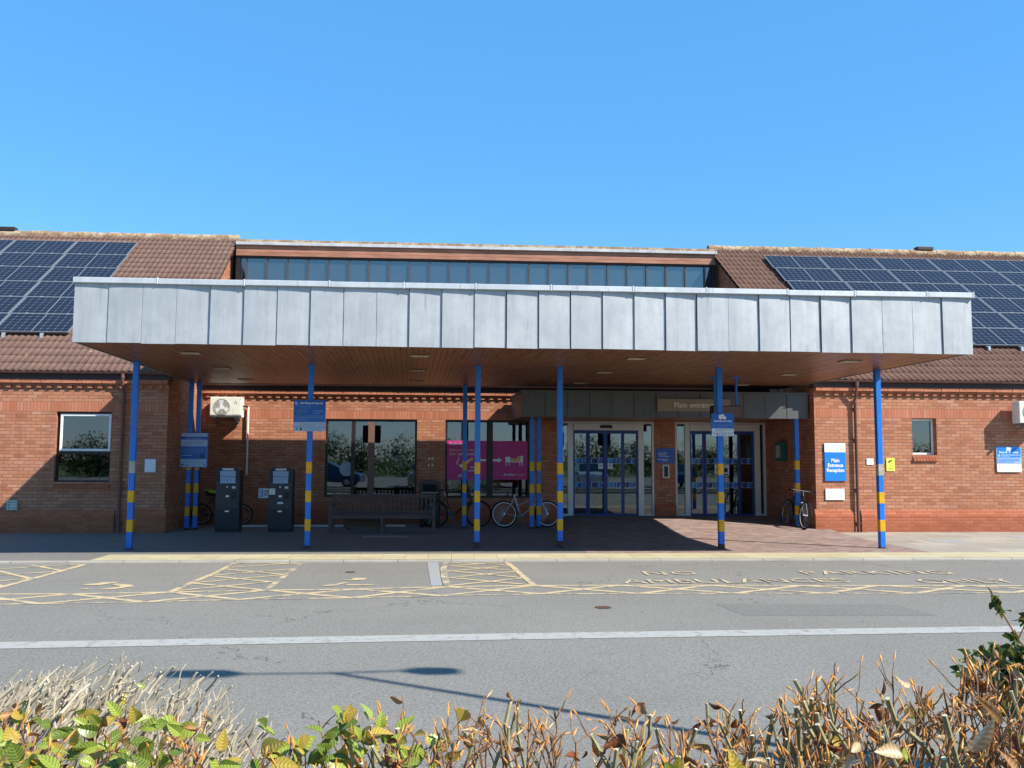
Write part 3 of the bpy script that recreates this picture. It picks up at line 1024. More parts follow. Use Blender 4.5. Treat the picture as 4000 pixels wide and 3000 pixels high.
def room(u0, u1, y0, y1, z0, z1, floor='room_floor'):
    mb = MB()
    mb.quad((u0, y1, z0), (u1, y1, z0), (u1, y1, z1), (u0, y1, z1), 0)
    mb.quad((u0, y0, z0), (u0, y1, z0), (u0, y1, z1), (u0, y0, z1), 0)
    mb.quad((u1, y0, z0), (u1, y1, z0), (u1, y1, z1), (u1, y0, z1), 0)
    mb.quad((u0, y0, z1), (u1, y0, z1), (u1, y1, z1), (u0, y1, z1), 0)
    mb.quad((u0, y0, z0), (u1, y0, z0), (u1, y1, z0), (u0, y1, z0), 1)
    return mb.build('interior_shell', ['room', floor], HB, shear=True)


room(-12, -6.9, YW + .31, YW + 3.6, .0, 2.9)
room(10, 14, YW + .31, YW + 3.6, .0, 2.9)
room(-6.0, 2.45, YR + .31, YR + 5, .02, 2.95)
room(2.6, 9.2, YR + .31, YR + 7, .19, 2.95)

# left wing: white opening light over a dark fixed pane
mb = MB()
u0, u1, z0, z1 = LWIN
frame(mb, u0 + .003, u1 - .003, z0, z1 - .003, YW + .09, .035, .07)
mb.box(u0 + .04, u1 - .04, YW + .09, YW + .16, 1.78, 1.835)
w = mb.build('window', 'brown_frame', HB, shear=True)
w['label'] = 'window with a white opening light above a dark fixed pane'
mb = MB()
frame(mb, u0 + .075, u1 - .02, 1.842, z1 - .045, YW + .045, .055, .05)
mb.build('white_sash', 'white', w, shear=True, bevel=.006)
pane(w, u0 + .13, u1 - .075, 1.897, z1 - .1, YW + .07)
pane(w, u0 + .04, u1 - .04, z0 + .04, 1.778, YW + .12)
sill(w, u0 - .01, u1 + .01, z0, YW)
u0, u1, z0, z1 = RWIN
mb = MB()
frame(mb, u0 + .003, u1 - .003, z0 + .003, z1 - .003, YW + .13, .05, .06)
w = mb.build('window', 'white', HB, shear=True, bevel=.006)
w['label'] = 'small white framed window in the right wing'
pane(w, u0 + .05, u1 - .05, z0 + .05, z1 - .05, YW + .155)
sill(w, u0 - .005, u1 + .005, z0, YW)
for (u0, u1, z0, z1), lab, mul in ((W1, 'wide dark framed window behind the bench', [(-2.51, -2.42, 'brown_frame'), (-2.07, -1.905, 'tan_frame')]), (W2, 'wide dark framed window with the magenta banner', [(1.078, 1.242, 'brown_frame')])):
    mb = MB()
    frame(mb, u0 + .002, u1 - .002, z0, z1 - .002, YR + .06, .055, .08)
    w = mb.build('window', 'brown_frame', HB, shear=True)
    w['label'] = lab
    for a, b, mt in mul:
        mb = MB()
        mb.box(a, b, YR + .04, YR + .15, z0 + .056, z1 - .058)
        mb.build('mullion', mt, w, shear=True)
    edges = [u0 + .057] + [q for a, b, _ in mul for q in (a, b)] + [u1 - .057]
    for i in range(0, len(edges), 2):
        pane(w, edges[i], edges[i + 1], z0 + .056, z1 - .058, YR + .1)


def sliding_doors(u, lab):
    """u: frame l, sidelight r, opening l, door joints, opening r, sidelight l, frame r"""
    fl, sl, ol, j1, jc, j2, orr, sr, fr = u
    y = YR + .03
    mb = MB()
    mb.box(fl, fr, y - .02, y + .12, 2.675, 2.727)
    mb.box(ol, orr, y - .045, y + .1, 2.49, 2.672)
    for a, b in ((fl, fl + .055), (sl, ol), (orr, sr), (fr - .055, fr)):
        mb.box(a, b, y - .012, y + .1, .2, 2.674)
    mb.box(fl + .056, sl - .001, y, y + .09, .2, .25)
    mb.box(sr + .001, fr - .056, y, y + .09, .2, .25)
    d = mb.build('entrance_door', 'grey_frame', HB, shear=True, bevel=.004)
    d['label'] = lab
    ed = [ol + .004, j1, jc, j2, orr - .004]
    for i in range(4):
        yy = y + (.0 if i in (1, 2) else .04)
        mb = MB()
        a, b = ed[i] + .002, ed[i + 1] - .002
        frame(mb, a, b, .205, 2.487, yy, .045, .035)
        mb.box(a + .046, b - .046, yy + .002, yy + .033, 2.40, 2.441)
        mb.build('door_leaf', 'door_blue', d, shear=True)
        pane(d, a + .046, b - .046, .251, 2.399, yy + .014)
    pane(d, fl + .057, sl - .002, .251, 2.673, y + .04)
    pane(d, sr + .002, fr - .057, .251, 2.673, y + .04)
    # manifestation strips: slanted blue panels
    seq = ['cyan', 'midblue', 'deepblue', 'paleglass', 'midblue', 'deepblue']
    for zc in (1.67, 1.025):
        for mi, mt in enumerate(['cyan', 'midblue', 'deepblue', 'paleglass']):
            mb = MB()
            for i in range(4):
                yy = y + (.0 if i in (1, 2) else .04) + .010
                a, b = ed[i] + .05, ed[i + 1] - .05
                L = b - a
                cuts = [(a, a + L * .48), (a + L * .54, b)]
                for q, (p, r) in enumerate(cuts):
                    t = (i % 2) * 2 + q
                    want = [0, 1, 2, 1][t]
                    if want != mi and not (mi == 3):
                        continue
                    h = .068
                    if mi == 3:
                        if q == 0:
                            mb.box(a, b, yy - .001, yy + .002, zc + h, zc + h + .008)
                            mb.box(a, b, yy - .001, yy + .002, zc - h - .008, zc - h)
                        mb.prism([(p + L * .06, zc - h), (p + L * .1, zc - h), (p + L * .16, zc + h), (p + L * .12, zc + h)], yy - .003, yy + .001)
                        continue
                    s0 = .03 if q else 0
                    mb.prism([(max(a, p - s0), zc - h), (r - .05, zc - h), (r, zc + h), (max(a, p + .0), zc + h)], yy - .0005, yy + .0025)
            if mb.v:
                mb.build('safety_strip', mt, d, shear=True)
    mb = MB()
    c = (ol + orr) / 2
    mb.prism(rrect(c - .17, c + .17, 2.545, 2.625, .038), y - .075, y - .046)
    mb.build('motion_sensor', 'black', d, shear=True)
    return d, y


d1, yd = sliding_doors((2.98, 3.259, 3.403, 3.81, 4.285, 4.76, 5.18, 5.329, 5.61), 'sliding glass doors left of the brick pier')
for a, b in ((4.086, 4.214), (4.343, 4.478)):
    mb = MB()
    mb.prism(rrect(a, b, 1.45, 1.597, .012), yd + .004, yd + .008)
    mb.build('notice', 'paper', d1, shear=True)
    mb = MB()
    mb.box(a + .02, b - .02, yd + .002, yd + .0035, 1.535, 1.555)
    mb.box(a + .04, b - .04, yd + .002, yd + .0035, 1.50, 1.512)
    mb.build('notice_print', 'darkprint', d1, shear=True)
d2, yd = sliding_doors((6.19, 6.461, 6.597, 7.005, 7.49, 7.968, 8.394, 8.546, 8.70), 'sliding glass doors behind the ambulance sign')
mb = MB()
mb.box(7.28, 7.68, yd + .004, yd + .008, 1.28, 1.58)
mb.build('notice', 'paper', d2, shear=True)
mb = MB()
for cx in (7.38, 7.58):
    mb.disc((cx, 1.43), .065, yd + .002, yd + .0035)
mb.box(7.3, 7.66, yd + .002, yd + .0035, 1.295, 1.33)
mb.build('notice_print', 'deepblue', d2, shear=True)
mb = MB()
mb.disc((-2.62, 1.42), .19, YR + .09, YR + .096, 32)
o = mb.build('round_window_sticker', 'signgrey', HB, shear=True)

# ------------------------------------------------------------------ dark zinc porch over the doors
PO = thing('porch_canopy', 'low dark zinc clad porch over the sliding doors', 'porch')
PY, P0, P1, PZ0, PZ1 = .5, 1.69, 8.70, 2.715, 3.36
mb = MB()
mb.box(P0 + .03, P1, PY + .03, YR - .12, PZ0 + .06, PZ1 - .02)
mb.build('deck', 'gap', PO, shear=True)
mb = MB()
n = 13
w = (P1 - P0) / n
for i in range(n):
    a, b = P0 + i * w, P0 + (i + 1) * w
    t0, t1 = random.uniform(0, .012), random.uniform(0, .012)
    v = [(a + .006, PY + t0, PZ0), (b - .006, PY + t1, PZ0), (b - .006, PY + t1, PZ1 - .05), (a + .006, PY + t0, PZ1 - .05)]
    v += [(x, PY + .028, z) for x, y, z in v]
    mb.add(v, [(0, 1, 2, 3), (7, 6, 5, 4), (0, 4, 5, 1), (1, 5, 6, 2), (2, 6, 7, 3), (3, 7, 4, 0)])
    mb.box(P0 - .0, P0 + .028, PY + .03 + i * .19, PY + .215 + i * .19, PZ0, PZ1 - .05) if i < 12 else None
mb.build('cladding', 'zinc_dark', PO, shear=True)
mb = MB()
mb.box(P0 - .02, P1, PY - .03, PY + .2, PZ1 - .05, PZ1)
mb.box(P0 - .02, P0 + .2, PY + .2, YR - .2, PZ1 - .05, PZ1)
mb.build('coping', 'zinc_dark', PO, shear=True, bevel=.006)
mb = MB()
k = PY + .04
while k < YR - .15:
    mb.box(P0 + .03, P1, k, k + .094, PZ0 + .02, PZ0 + .05)
    k += .1
mb.build('soffit', 'soffit', PO, shear=True, bevel=.004)
# ------------------------------------------------------------------ solar panels
def panel_proto():
    t = thing('solar_panel', 'x', 'solar panel', (0, 0, 0), 0, 'solar panels on the roof')
    mb = MB()
    frame_w = .022
    mb.box(-.88, .88, -.495, -.495 + frame_w, -.035, .003)
    mb.box(-.88, .88, .495 - frame_w, .495, -.035, .003)
    mb.box(-.88, -.88 + frame_w, -.495 + frame_w, .495 - frame_w, -.035, .003)
    mb.box(.88 - frame_w, .88, -.495 + frame_w, .495 - frame_w, -.035, .003)
    mb.build('frame', 'panel_alu', t)
    mb = MB()
    mb.box(-.858, .858, -.473, .473, -.03, 0)
    mb.build('cell_sheet', 'solar', t)
    mb = MB()
    mb.box(-.013, .013, -.472, .472, .0005, .0018)
    mb.build('centre_strip', 'panel_alu', t)
    for x in (-.5, .5):
        mb = MB()
        mb.box(x - .03, x + .03, .49, .52, -.02, .012)
        mb.build('clamp', 'alu', t)
    return t


proto = panel_proto()
ca, sa = cos(radians(35)), sin(radians(35))
ORD = ['lowest', 'second lowest', 'third lowest', 'third highest', 'second highest', 'top']
NUM = ['first', 'second', 'third', 'fourth', 'fifth', 'sixth']
first = True
for side in (0, 1):
    for c in range(4 if side == 0 else 6):
        for r in range(6):
            o = proto if first else copy_tree(proto)
            first = False
            u = (-9.23 - .88 - c * 1.785) if side == 0 else (10.08 + .88 + c * 1.785)
            s = 1.70 + .4975 + r * .998
            h = .13
            y, z = EY + s * ca - h * sa, EZ + s * sa + h * ca
            o.location = (u + K * y, y, z)
            o.rotation_euler = (radians(35), 0, 0)
            where = ('left', 'right') if side == 0 else ('right', 'left')
            o['label'] = '%s roof solar panel, %s row, %s column from the array\'s %s edge' % (where[0], ORD[r], NUM[c], where[1])
mb = MB()
for u0, u1 in ((-16.4, -9.24), (10.1, 20.7)):
    n = int((u1 - u0) / .892)
    for i in range(n + 1):
        u = u0 + .3 + i * .892
        if u > u1:
            break
        a = Vector((u, EY + 1.6 * ca - .075 * sa, EZ + 1.6 * sa + .075 * ca))
        b = Vector((u, EY + 7.75 * ca - .075 * sa, EZ + 7.75 * sa + .075 * ca))
        mb.obox((a + b) / 2, Vector((.02, 0, 0)), (b - a) / 2, Vector((0, -.02 * sa, .02 * ca)))
        mb.obox(a, Vector((.03, 0, 0)), Vector((0, .02, 0)), Vector((0, 0, .06)))
mb.build('panel_rail', 'alu', HB, shear=True)

# ------------------------------------------------------------------ the big entrance canopy
CA = thing('entrance_canopy', 'wide flat canopy clad in pale zinc panels on blue and yellow striped posts', 'canopy')
C0, C1, CF, CB, CZ0, CZ1 = -6.30, 8.48, -6.15, 1.54, 3.52, 4.555
mb = MB()
mb.box(C0 + .04, C1 - .04, CF + .045, CB - .02, CZ0 + .06, CZ1 - .08)
mb.build('deck', 'gap', CA, shear=True)
rnd = random.Random(4)
mb = MB()
n = 28
w = (C1 - C0) / n


def clad(mb, a, b, ya, yb, za, zb, ax='x', sgn=1, bow=.006, nx=5, nz=6):
    """a thin zinc tray, slightly pillowed; ya/yb: how far each side edge sits back"""
    vs = []
    for j in range(nz + 1):
        for i in range(nx + 1):
            s, t = i / nx, j / nz
            d = ya + (yb - ya) * s - bow * sin(pi * s) * (.4 + .6 * sin(pi * t)) + rnd.uniform(-.0012, .0012)
            x, z = a + (b - a) * s, za + (zb - za) * t
            vs.append((x, CF + d, z) if ax == 'x' else (sgn_base(sgn) - sgn * d, x, z))
    k = len(vs)
    back = [(x, y + .03, z) if ax == 'x' else (x - sgn * .03, y, z) for x, y, z in vs]
    fs = [(j * (nx + 1) + i, j * (nx + 1) + i + 1, (j + 1) * (nx + 1) + i + 1, (j + 1) * (nx + 1) + i) for j in range(nz) for i in range(nx)]
    W = nx + 1
    rim = [j * W for j in range(nz + 1)] + [nz * W + i for i in range(1, W)] + [j * W + nx for j in range(nz - 1, -1, -1)] + [i for i in range(nx - 1, 0, -1)]
    fs += [(rim[i], rim[(i + 1) % len(rim)], k + rim[(i + 1) % len(rim)], k + rim[i]) for i in range(len(rim))]
    mb.add(vs + back, fs)


def sgn_base(s):
    return C1 if s > 0 else C0


for i in range(n):
    a, b = C0 + i * w, C0 + (i + 1) * w
    tight = i in (1, 2, 8, 19, 24, 25)
    g = .003 if tight else rnd.uniform(.005, .011)
    ya = rnd.uniform(0, .004)
    yb = ya + (rnd.uniform(-.002, .006) if tight else rnd.uniform(.008, .03))
    clad(mb, a + .002, b - g, ya, yb, CZ0 - rnd.uniform(0, .012), CZ1 - .085)
for k in range(14):
    y0 = CF + .03 + k * .545
    for s in (1, -1):
        clad(mb, y0 + .003, min(CB, y0 + .54), 0, rnd.uniform(.002, .012), CZ0, CZ1 - .085, 'y', s)
mb.build('fascia_cladding', 'zinc', CA, shear=True, smooth=True)
mb = MB()
k = C0 - .02
while k < C1:
    k2 = min(C1 + .02, k + rnd.uniform(1.15, 1.5))
    dz = rnd.uniform(-.006, .008)
    mb.box(k, k2 - .002, CF - .045, CF + .22, CZ1 - .092 + dz, CZ1 + dz)
    mb.box(k2 - .035, k2 - .003, CF - .052, CF + .21, CZ1 - .097 + dz, CZ1 + .012 + dz)
    k = k2
mb.box(C0 - .045, C0 + .2, CF + .221, CB + .03, CZ1 - .09, CZ1)
mb.box(C1 - .2, C1 + .045, CF + .221, CB + .03, CZ1 - .09, CZ1)
mb.box(C0 + .2, C1 - .2, CB - .2, CB + .03, CZ1 - .09, CZ1 - .002)
mb.build('coping', 'zinc_cap', CA, shear=True, bevel=.008)
mb = MB()
mb.box(C0 + .2, C1 - .2, CF + .222, CB - .2, CZ1 - .1, CZ1 - .06)
mb.build('flat_roof', 'zinc_cap', CA, shear=True)
mb = MB()
for s in (0, 1):
    pass
mb.box(C0 + .03, C1 - .03, CB - .03, CB, CZ0 + .0, CZ1 - .09)
mb.build('rear_fascia', 'fascia_dark', CA, shear=True)
mb = MB()
k = C0 + .04
i = 0
while k < C1 - .05:
    dz = rnd.uniform(0, .004)
    cut = rnd.uniform(CF + 1.2, CB - 1.2)
    mb.box(k + .0025, k + .0965, CF + .05, cut - .002, CZ0 + .008 + dz, CZ0 + .03)
    mb.box(k + .0025, k + .0965, cut + .002, CB - .03, CZ0 + .008 + rnd.uniform(0, .004), CZ0 + .03)
    k += .1
mb.build('soffit', 'soffit', CA, shear=True)
for x in (-4.79, -.83, 3.04, 7.0):
    for y in (-4.83, -2.25, .37):
        mb = MB()
        mb.box(x - .17, x + .17, y - .14, y + .14, CZ0 - .008, CZ0 + .006)
        f = mb.build('downlight', 'signtan', CA, shear=True, bevel=.003)
        mb = MB()
        mb.box(x - .145, x + .145, y - .115, y + .115, CZ0 - .011, CZ0 - .0085)
        mb.build('diffuser', 'lightpanel', f, shear=True)


def post(parent, u, y, zt, zb=0., worn=None, foot=.035, w=.052):
    mb = MB()
    mb.prism([(u - w, y - w), (u + w, y - w), (u + w, y + w), (u - w, y + w)], zb + foot, zt, axis='z')
    p = mb.build('post', 'blue', parent, shear=True, bevel=.006)
    mb = MB()
    mb.box(u - w + .001, u + w - .001, y - w + .001, y + w - .001, zb - .06, zb + foot - .0005)
    mb.box(u - w - .03, u + w + .03, y - w - .03, y + w + .03, zb - .05, zb + .006)
    mb.build('rusty_foot', 'rust', p, shear=True)
    e = w + .002
    for i, (a, b) in enumerate(((.325, .555), (.87, 1.095), (1.415, 1.645))):
        mat = 'worn' if (worn == i) else 'yellow'
        mb = MB()
        mb.box(u - e, u + e, y - e, y + e, zb + a, zb + b)
        bnd = mb.build('yellow_band' if mat == 'yellow' else 'worn_band', mat, p, shear=True, bevel=.006)
    return p


FP = [(-6.15, -3.34, 2, .02), (-2.895, -3.2, None, .05), (.33, -3.2, None, .11), (1.945, -3.2, None, .13), (5.06, -3.42, None, .085), (8.255, -3.46, 2, .02)]
for u, y, worn, ft in FP:
    post(CA, u, y, CZ0 + .01, 0, worn, ft)
for u, y, worn in ((-6.20, 1.12, None), (-6.03, 1.19, None), (.385, 1.5, None)):
    post(CA, u, y, CZ0 + .01, 0, worn, .05)
for u, y, zb in ((2.035, 1.35, .0), (2.235, 1.55, .0), (8.43, .62, .06)):
    post(PO, u, y, PZ0 + .03, zb, None, .05)

# ------------------------------------------------------------------ signs
def sign_root(name, label, u, y, z, group=None):
    return thing(name, label, 'sign', (u, y, z), 0, group)


def board(root, w, h, r=.02, mat='signblue', d=.02, name='panel'):
    mb = MB()
    mb.prism(rrect(-w / 2, w / 2, -h / 2, h / 2, r), -d / 2, d / 2)
    return mb.build(name, mat, root)


def plate(root, x0, x1, z0, z1, mat, r=.01, d=0., name='text_panel'):
    mb = MB()
    mb.prism(rrect(x0, x1, z0, z1, min(r, (x1 - x0) / 2.1, (z1 - z0) / 2.1)), -.0125 - d, -.0095 - d)
    return mb.build(name, mat, root)


def small_print(root, x0, x1, z0, z1, mat, rows, d=.002, seed=1, name='small_print'):
    """rows of print too fine to read: word-length strokes"""
    r = random.Random(seed)
    mb = MB()
    ph = (z1 - z0) / rows
    for i in range(rows):
        x = x0
        end = x1 if i < rows - 1 else x0 + (x1 - x0) * r.uniform(.45, .8)
        while x < end - .01:
            l = min(r.uniform(.018, .06), end - x)
            mb.box(x, x + l, -.0125 - d, -.0115 - d + .0005, z1 - (i + .8) * ph, z1 - (i + .25) * ph)
            x += l + .008
    return mb.build(name, mat, root)


# blue badge sign on the second post
S = sign_root('parking_sign', 'blue sign headed Blue Badge parking only on the second front post from the left', -2.9, -3.285, 2.52)
board(S, .605, .60, .03)
mb = MB()
mb.prism(rrect(-.285, -.215, .215, .275, .004), -.0125, -.0095)
mb.build('symbol_panel', 'signlight', S)
mb = MB()
mb.disc((-.262, .262), .007, -.014, -.0122)
mb.prism([(-.268, .252), (-.256, .252), (-.252, .236), (-.236, .234), (-.228, .222), (-.236, .222), (-.244, .23), (-.262, .23)], -.014, -.0122)
mb.ring((-.257, -.0132, .232), .012, .0018, n=14, m=4, a0=pi * .7, a1=pi * 1.9)
mb.build('wheelchair_symbol', 'letterwhite', S)
text('Blue Badge parking only', .052, (.035, -.0115, .243), 'letterwhite', S, bold=.0006, sx=.86)
small_print(S, -.27, .28, .165, .2, 'signpale', 1, .0, 3)
small_print(S, -.18, .2, .135, .16, 'signpale', 1, .0, 4)
for x in (-.28, .03):
    small_print(S, x + .04, x + .24, .03, .115, 'signpale', 3, .0, int(x * 100))
    mb = MB()
    mb.disc((x + .015, .095), .013, -.0125, -.011)
    mb.build('bullet_symbol', 'signpale', S)
plate(S, -.298, .298, -.105, .012, 'signpale', .004)
plate(S, -.29, .29, -.098, .005, 'signblue', .004, .002)
small_print(S, -.275, .27, -.09, 0, 'signpale', 4, .005, 9)
plate(S, -.298, .298, -.21, -.122, 'paleblue', .02)
small_print(S, -.2, .28, -.19, -.14, 'signgrey', 3, .003, 10)
plate(S, -.298, .298, -.297, -.218, 'paleblue', .02)
small_print(S, -.1, .14, -.285, -.235, 'signgrey', 4, .003, 11)
mb = MB()
mb.disc((-.155, -.257), .024, -.0145, -.012)
mb.box(.165, .172, -.0145, -.012, -.29, -.226)
mb.prism([(-.25, -.235), (-.22, -.235), (-.22, -.255), (-.235, -.266), (-.25, -.255)], -.0145, -.012)
mb.build('logo', 'darkprint', S)
small_print(S, .19, .285, -.28, -.24, 'signgrey', 2, .003, 12)

# information board on the twin posts
S = sign_root('information_board', 'tall blue and white parking information board on the twin posts at the left', -6.07, 1.05, 1.885)
board(S, .64, .815, .03, 'signblue', .03)
for a, b, mt in ((.32, .4, 'paleblue'), (.09, .25, 'paleblue'), (-.29, -.215, 'paleblue'), (-.4, -.295, 'paleblue')):
    mb = MB()
    mb.prism(rrect(-.31, .3, a, b, .02), -.0185, -.0145)
    mb.build('text_panel', mt, S)
plate(S, -.31, .31, -.205, .082, 'signpale', .004, .0065)
plate(S, -.295, .28, -.2, .075, 'signblue', .004, .009)
small_print(S, -.2, .0, .345, .375, 'signgrey', 1, .0075, 21)
small_print(S, .1, .26, .345, .375, 'signgrey', 2, .0075, 22)
small_print(S, -.22, .28, .27, .29, 'paleblue', 1, .0065, 23)
small_print(S, -.25, -.06, .12, .21, 'signgrey', 5, .0075, 24)
small_print(S, -.02, .24, .13, .22, 'signgrey', 4, .0075, 25)
small_print(S, -.28, .25, -.09, .06, 'signpale', 6, .013, 26)
small_print(S, -.28, .06, -.14, -.11, 'paleblue', 1, .013, 27)
small_print(S, -.27, .2, -.28, -.235, 'signgrey', 2, .0075, 28)
small_print(S, -.22, -.02, -.37, -.34, 'darkprint', 1, .0075, 29)
for k in range(4):
    mb = MB()
    if k == 0:
        mb.disc((.19, -.145), .055, -.025, -.021)
    elif k == 1:
        mb.box(-.003, .004, -.0205, -.018, -.385, -.31)
    elif k == 2:
        mb.disc((-.265, -.35), .026, -.0205, -.018)
    else:
        mb.prism([(.23, -.33), (.26, -.33), (.26, -.365), (.23, -.365)], -.0205, -.018)
    mb.build('dividing_line' if k == 1 else 'symbol', 'darkprint', S)

# ambulance sign
S = sign_root('ambulance_sign', 'blue sign with a white ambulance and the words Ambulances only, on a striped post', 5.09, -3.505, 2.395)
board(S, .45, .445, .02)
mb = MB()
mb.prism([(-.075, .19), (.03, .19), (.065, .155), (.073, .14), (.073, .118), (-.075, .118)], -.0125, -.0095)
mb.disc((-.045, .116), .015, -.0125, -.0095)
mb.disc((.045, .116), .015, -.0125, -.0095)
mb.box(-.03, .02, -.0125, -.0095, .195, .207)
mb.build('ambulance_symbol', 'letterwhite', S)
mb = MB()
mb.box(-.02, .0, -.014, -.012, .148, .172)
mb.prism([(.03, .18), (.035, .18), (.052, .158), (.03, .158)], -.014, -.012)
mb.build('ambulance_symbol_detail', 'signblue', S)
text('Ambulances only', .056, (0, -.0115, .073), 'letterwhite', S, bold=.0009, sx=.92)
plate(S, -.218, .218, -.068, .038, 'signlight', .004)
plate(S, -.208, .208, -.062, .028, 'signblue', .004, .002)
small_print(S, -.2, .195, -.055, .022, 'signpale', 4, .005, 31)
plate(S, -.218, .218, -.142, -.073, 'paper', .012)
small_print(S, -.15, .2, -.13, -.085, 'signgrey', 3, .003, 32)
plate(S, -.218, .218, -.219, -.148, 'paper', .012)
small_print(S, -.08, .09, -.21, -.16, 'signgrey', 4, .003, 33)
mb = MB()
mb.disc((-.11, -.183), .018, -.0145, -.012)
mb.disc((-.165, -.175), .013, -.0145, -.012)
mb.box(.112, .119, -.0145, -.012, -.21, -.156)
mb.build('logo', 'darkprint', S)
small_print(S, .135, .2, -.2, -.165, 'signgrey', 2, .003, 34)

# main entrance lettering on the porch
S = sign_root('main_entrance_sign', 'long tan sign reading Main entrance on the dark porch fascia', 5.84, .455, 3.02)
board(S, 1.80, .30, .004, 'signtan', .03)
text('Main entrance', .175, (-.0, -.0165, -.0), 'lettercream', S, bold=.002, ext=.003, sx=.98)

# hanging box sign behind the ambulance post
S = thing('hanging_box_sign', 'dark box sign hung from the canopy on two rods, behind the ambulance post', 'sign', (5.9, -1.5, 2.75))
mb = MB()
mb.box(-.32, .32, -.12, .12, -.14, .14)
mb.build('box', 'fascia_dark', S, bevel=.008)
mb = MB()
mb.box(-.30, .3, -.124, -.1205, -.12, .12)
mb.build('face_panel', 'gutter', S)
for x in (-.24, .24):
    mb = MB()
    mb.tube([(x, 0, .14), (x, 0, .775)], .025, 10)
    mb.box(x - .13, x + .13, -.03, .03, .755, .775)
    mb.build('hanger', 'blue', S)

# reception plates on the right wing
S = sign_root('reception_sign', 'white topped blue sign reading Main Entrance Reception on the right wing', 9.222, .278, 1.67)
board(S, .52, .905, .008, 'signlight', .02)
plate(S, -.26, .26, .235, .4525, 'letterwhite', .006, name='white_panel')
for i, s in enumerate(('Main', 'Entrance', 'Reception')):
    text(s, .125, (.0, -.0115, .035 - i * .117), 'letterwhite', S, bold=.0028, sx=.86)
S = sign_root('blank_plate', 'blank white plate under the Main Entrance Reception sign', 9.2, .283, .896)
board(S, .465, .265, .006, 'letterwhite', .02)
S = sign_root('wall_notice', 'small square white notice left of the rightmost striped post', 10.096, .288, 1.683)
board(S, .17, .15, .004, 'letterwhite', .012)
mb = MB()
mb.box(-.04, .05, -.0075, -.0055, -.05, -.044)
mb.build('print', 'signgrey', S)
S = sign_root('camera_notice', 'yellow camera warning notice beside the rightmost striped post', 10.605, .288, 1.613)
board(S, .21, .315, .008, 'signyellow', .012)
mb = MB()
mb.prism([(-.065, .075), (.03, .12), (.045, .095), (-.05, .045)], -.0085, -.0055)
mb.prism([(-.02, .04), (-.01, .04), (-.02, .06), (-.03, .055)], -.0085, -.0055)
for x in (-.04, -.01, .04):
    mb.box(x, x + .02, -.0085, -.0055, -.06, -.052)
mb.box(-.07, .07, -.0085, -.0055, -.11, -.1)
mb.build('camera_symbol', 'olive', S)
S = sign_root('drop_off_sign', 'blue topped white sign reading Drop off below the outdoor unit at the far right', 13.59, .276, 1.752)
board(S, .625, .615, .02, 'paper', .024)
plate(S, -.305, .305, .045, .3, 'signlight', .006, .002)
mb = MB()
mb.prism(rrect(-.06, .045, .21, .298, .004), -.0165, -.0145)
mb.build('symbol_panel', 'letterwhite', S)
mb = MB()
mb.prism([(-.03, .262), (-.012, .28), (-.004, .274), (-.022, .256)], -.0185, -.0166)
mb.box(-.035, .025, -.0185, -.0166, .232, .242)
mb.build('drop_off_symbol', 'deepblue', S)
text('Drop off - 30 minutes', .062, (0, -.0135, .172), 'letterwhite', S, bold=.0012, sx=.9)
mb = MB()
mb.disc((-.255, .095), .032, -.016, -.0142)
mb.build('clock_symbol', 'paleblue', S)
small_print(S, -.2, .29, .065, .125, 'paleblue', 3, .0022, 41)
plate(S, -.305, .305, -.098, .035, 'signlight', .006, .0025)
plate(S, -.292, .292, -.088, .025, 'paleblue', .004, .0045)
small_print(S, -.27, .27, -.078, .018, 'signlight', 4, .007, 42)
S = sign_root('wall_notice', 'blank pale notice board on the wall right of the leftmost front post', -6.86, .288, 1.52)
board(S, .25, .305, .006, 'paleblue', .024)
plate(S, -.115, .115, -.14, .14, 'paper', .004, .003, 'print')
S = sign_root('intercom_notice', 'blue notice with white lines of print above the intercom between the doors', 5.912, 3.085, 1.812)
board(S, .49, .40, .004, 'signblue', .014)
for i, (a, b) in enumerate(((-.2, .21), (-.19, .2), (-.17, .18), (-.23, .23), (-.09, .1))):
    z = (.075, .03, -.013, -.095, -.14)[i]
    small_print(S, a, b, z - .014, z + .014, 'paper', 1, -.004, 50 + i)
mb = MB()
mb.prism([(.1, .155), (.2, .15), (.225, .185), (.2, .18), (.16, .165)], -.0095, -.0068)
mb.build('logo', 'signpale', S)
S = thing('intercom', 'cream framed intercom with a dark face below the blue notice', 'intercom', (5.92, 3.09, 1.39))
mb = MB()
frame(mb, -.092, .092, -.178, .178, -.03, .036, .035)
mb.build('surround', 'acwhite', S, bevel=.006)
mb = MB()
mb.box(-.056, .056, -.018, .0, -.142, .142)
mb.build('face_plate', 'black', S)

# magenta health banner inside the window
S = sign_root('window_banner', 'magenta stop smoking banner across both panes of the right hand recess window', 1.1, 3.155, 1.67)
for a, b in ((-1.075, -.025), (.145, 1.075)):
    mb = MB()
    mb.box(a, b, -.003, .003, -.517, .517)
    mb.build('banner_sheet', 'pink', S)
kw = dict(ext=.0008, bold=.0012)
text('Smoke free', .085, (-1.02, -.0045, .43), 'paper', S, align='LEFT', **kw)
text('Have you been thinking', .098, (-1.02, -.0045, .27), 'gold', S, align='LEFT', sx=.84, **kw)
text('about', .098, (-1.02, -.0045, .165), 'gold', S, align='LEFT', sx=.88, **kw)
text('quitting smoking?', .098, (-.78, -.0045, .165), 'paper', S, align='LEFT', sx=.84, **kw)
text('Support', .07, (-.46, -.0045, -.185), 'paper', S, align='LEFT', **kw)
text('available here', .055, (-.52, -.0045, -.28), 'paper', S, align='LEFT', **kw)
text('...for better', .085, (.4, -.0045, -.38), 'paper', S, align='LEFT', sx=.86, **kw)
text('recovery.', .085, (.75, -.0045, -.38), 'gold', S, align='LEFT', sx=.8, **kw)
mb = MB()
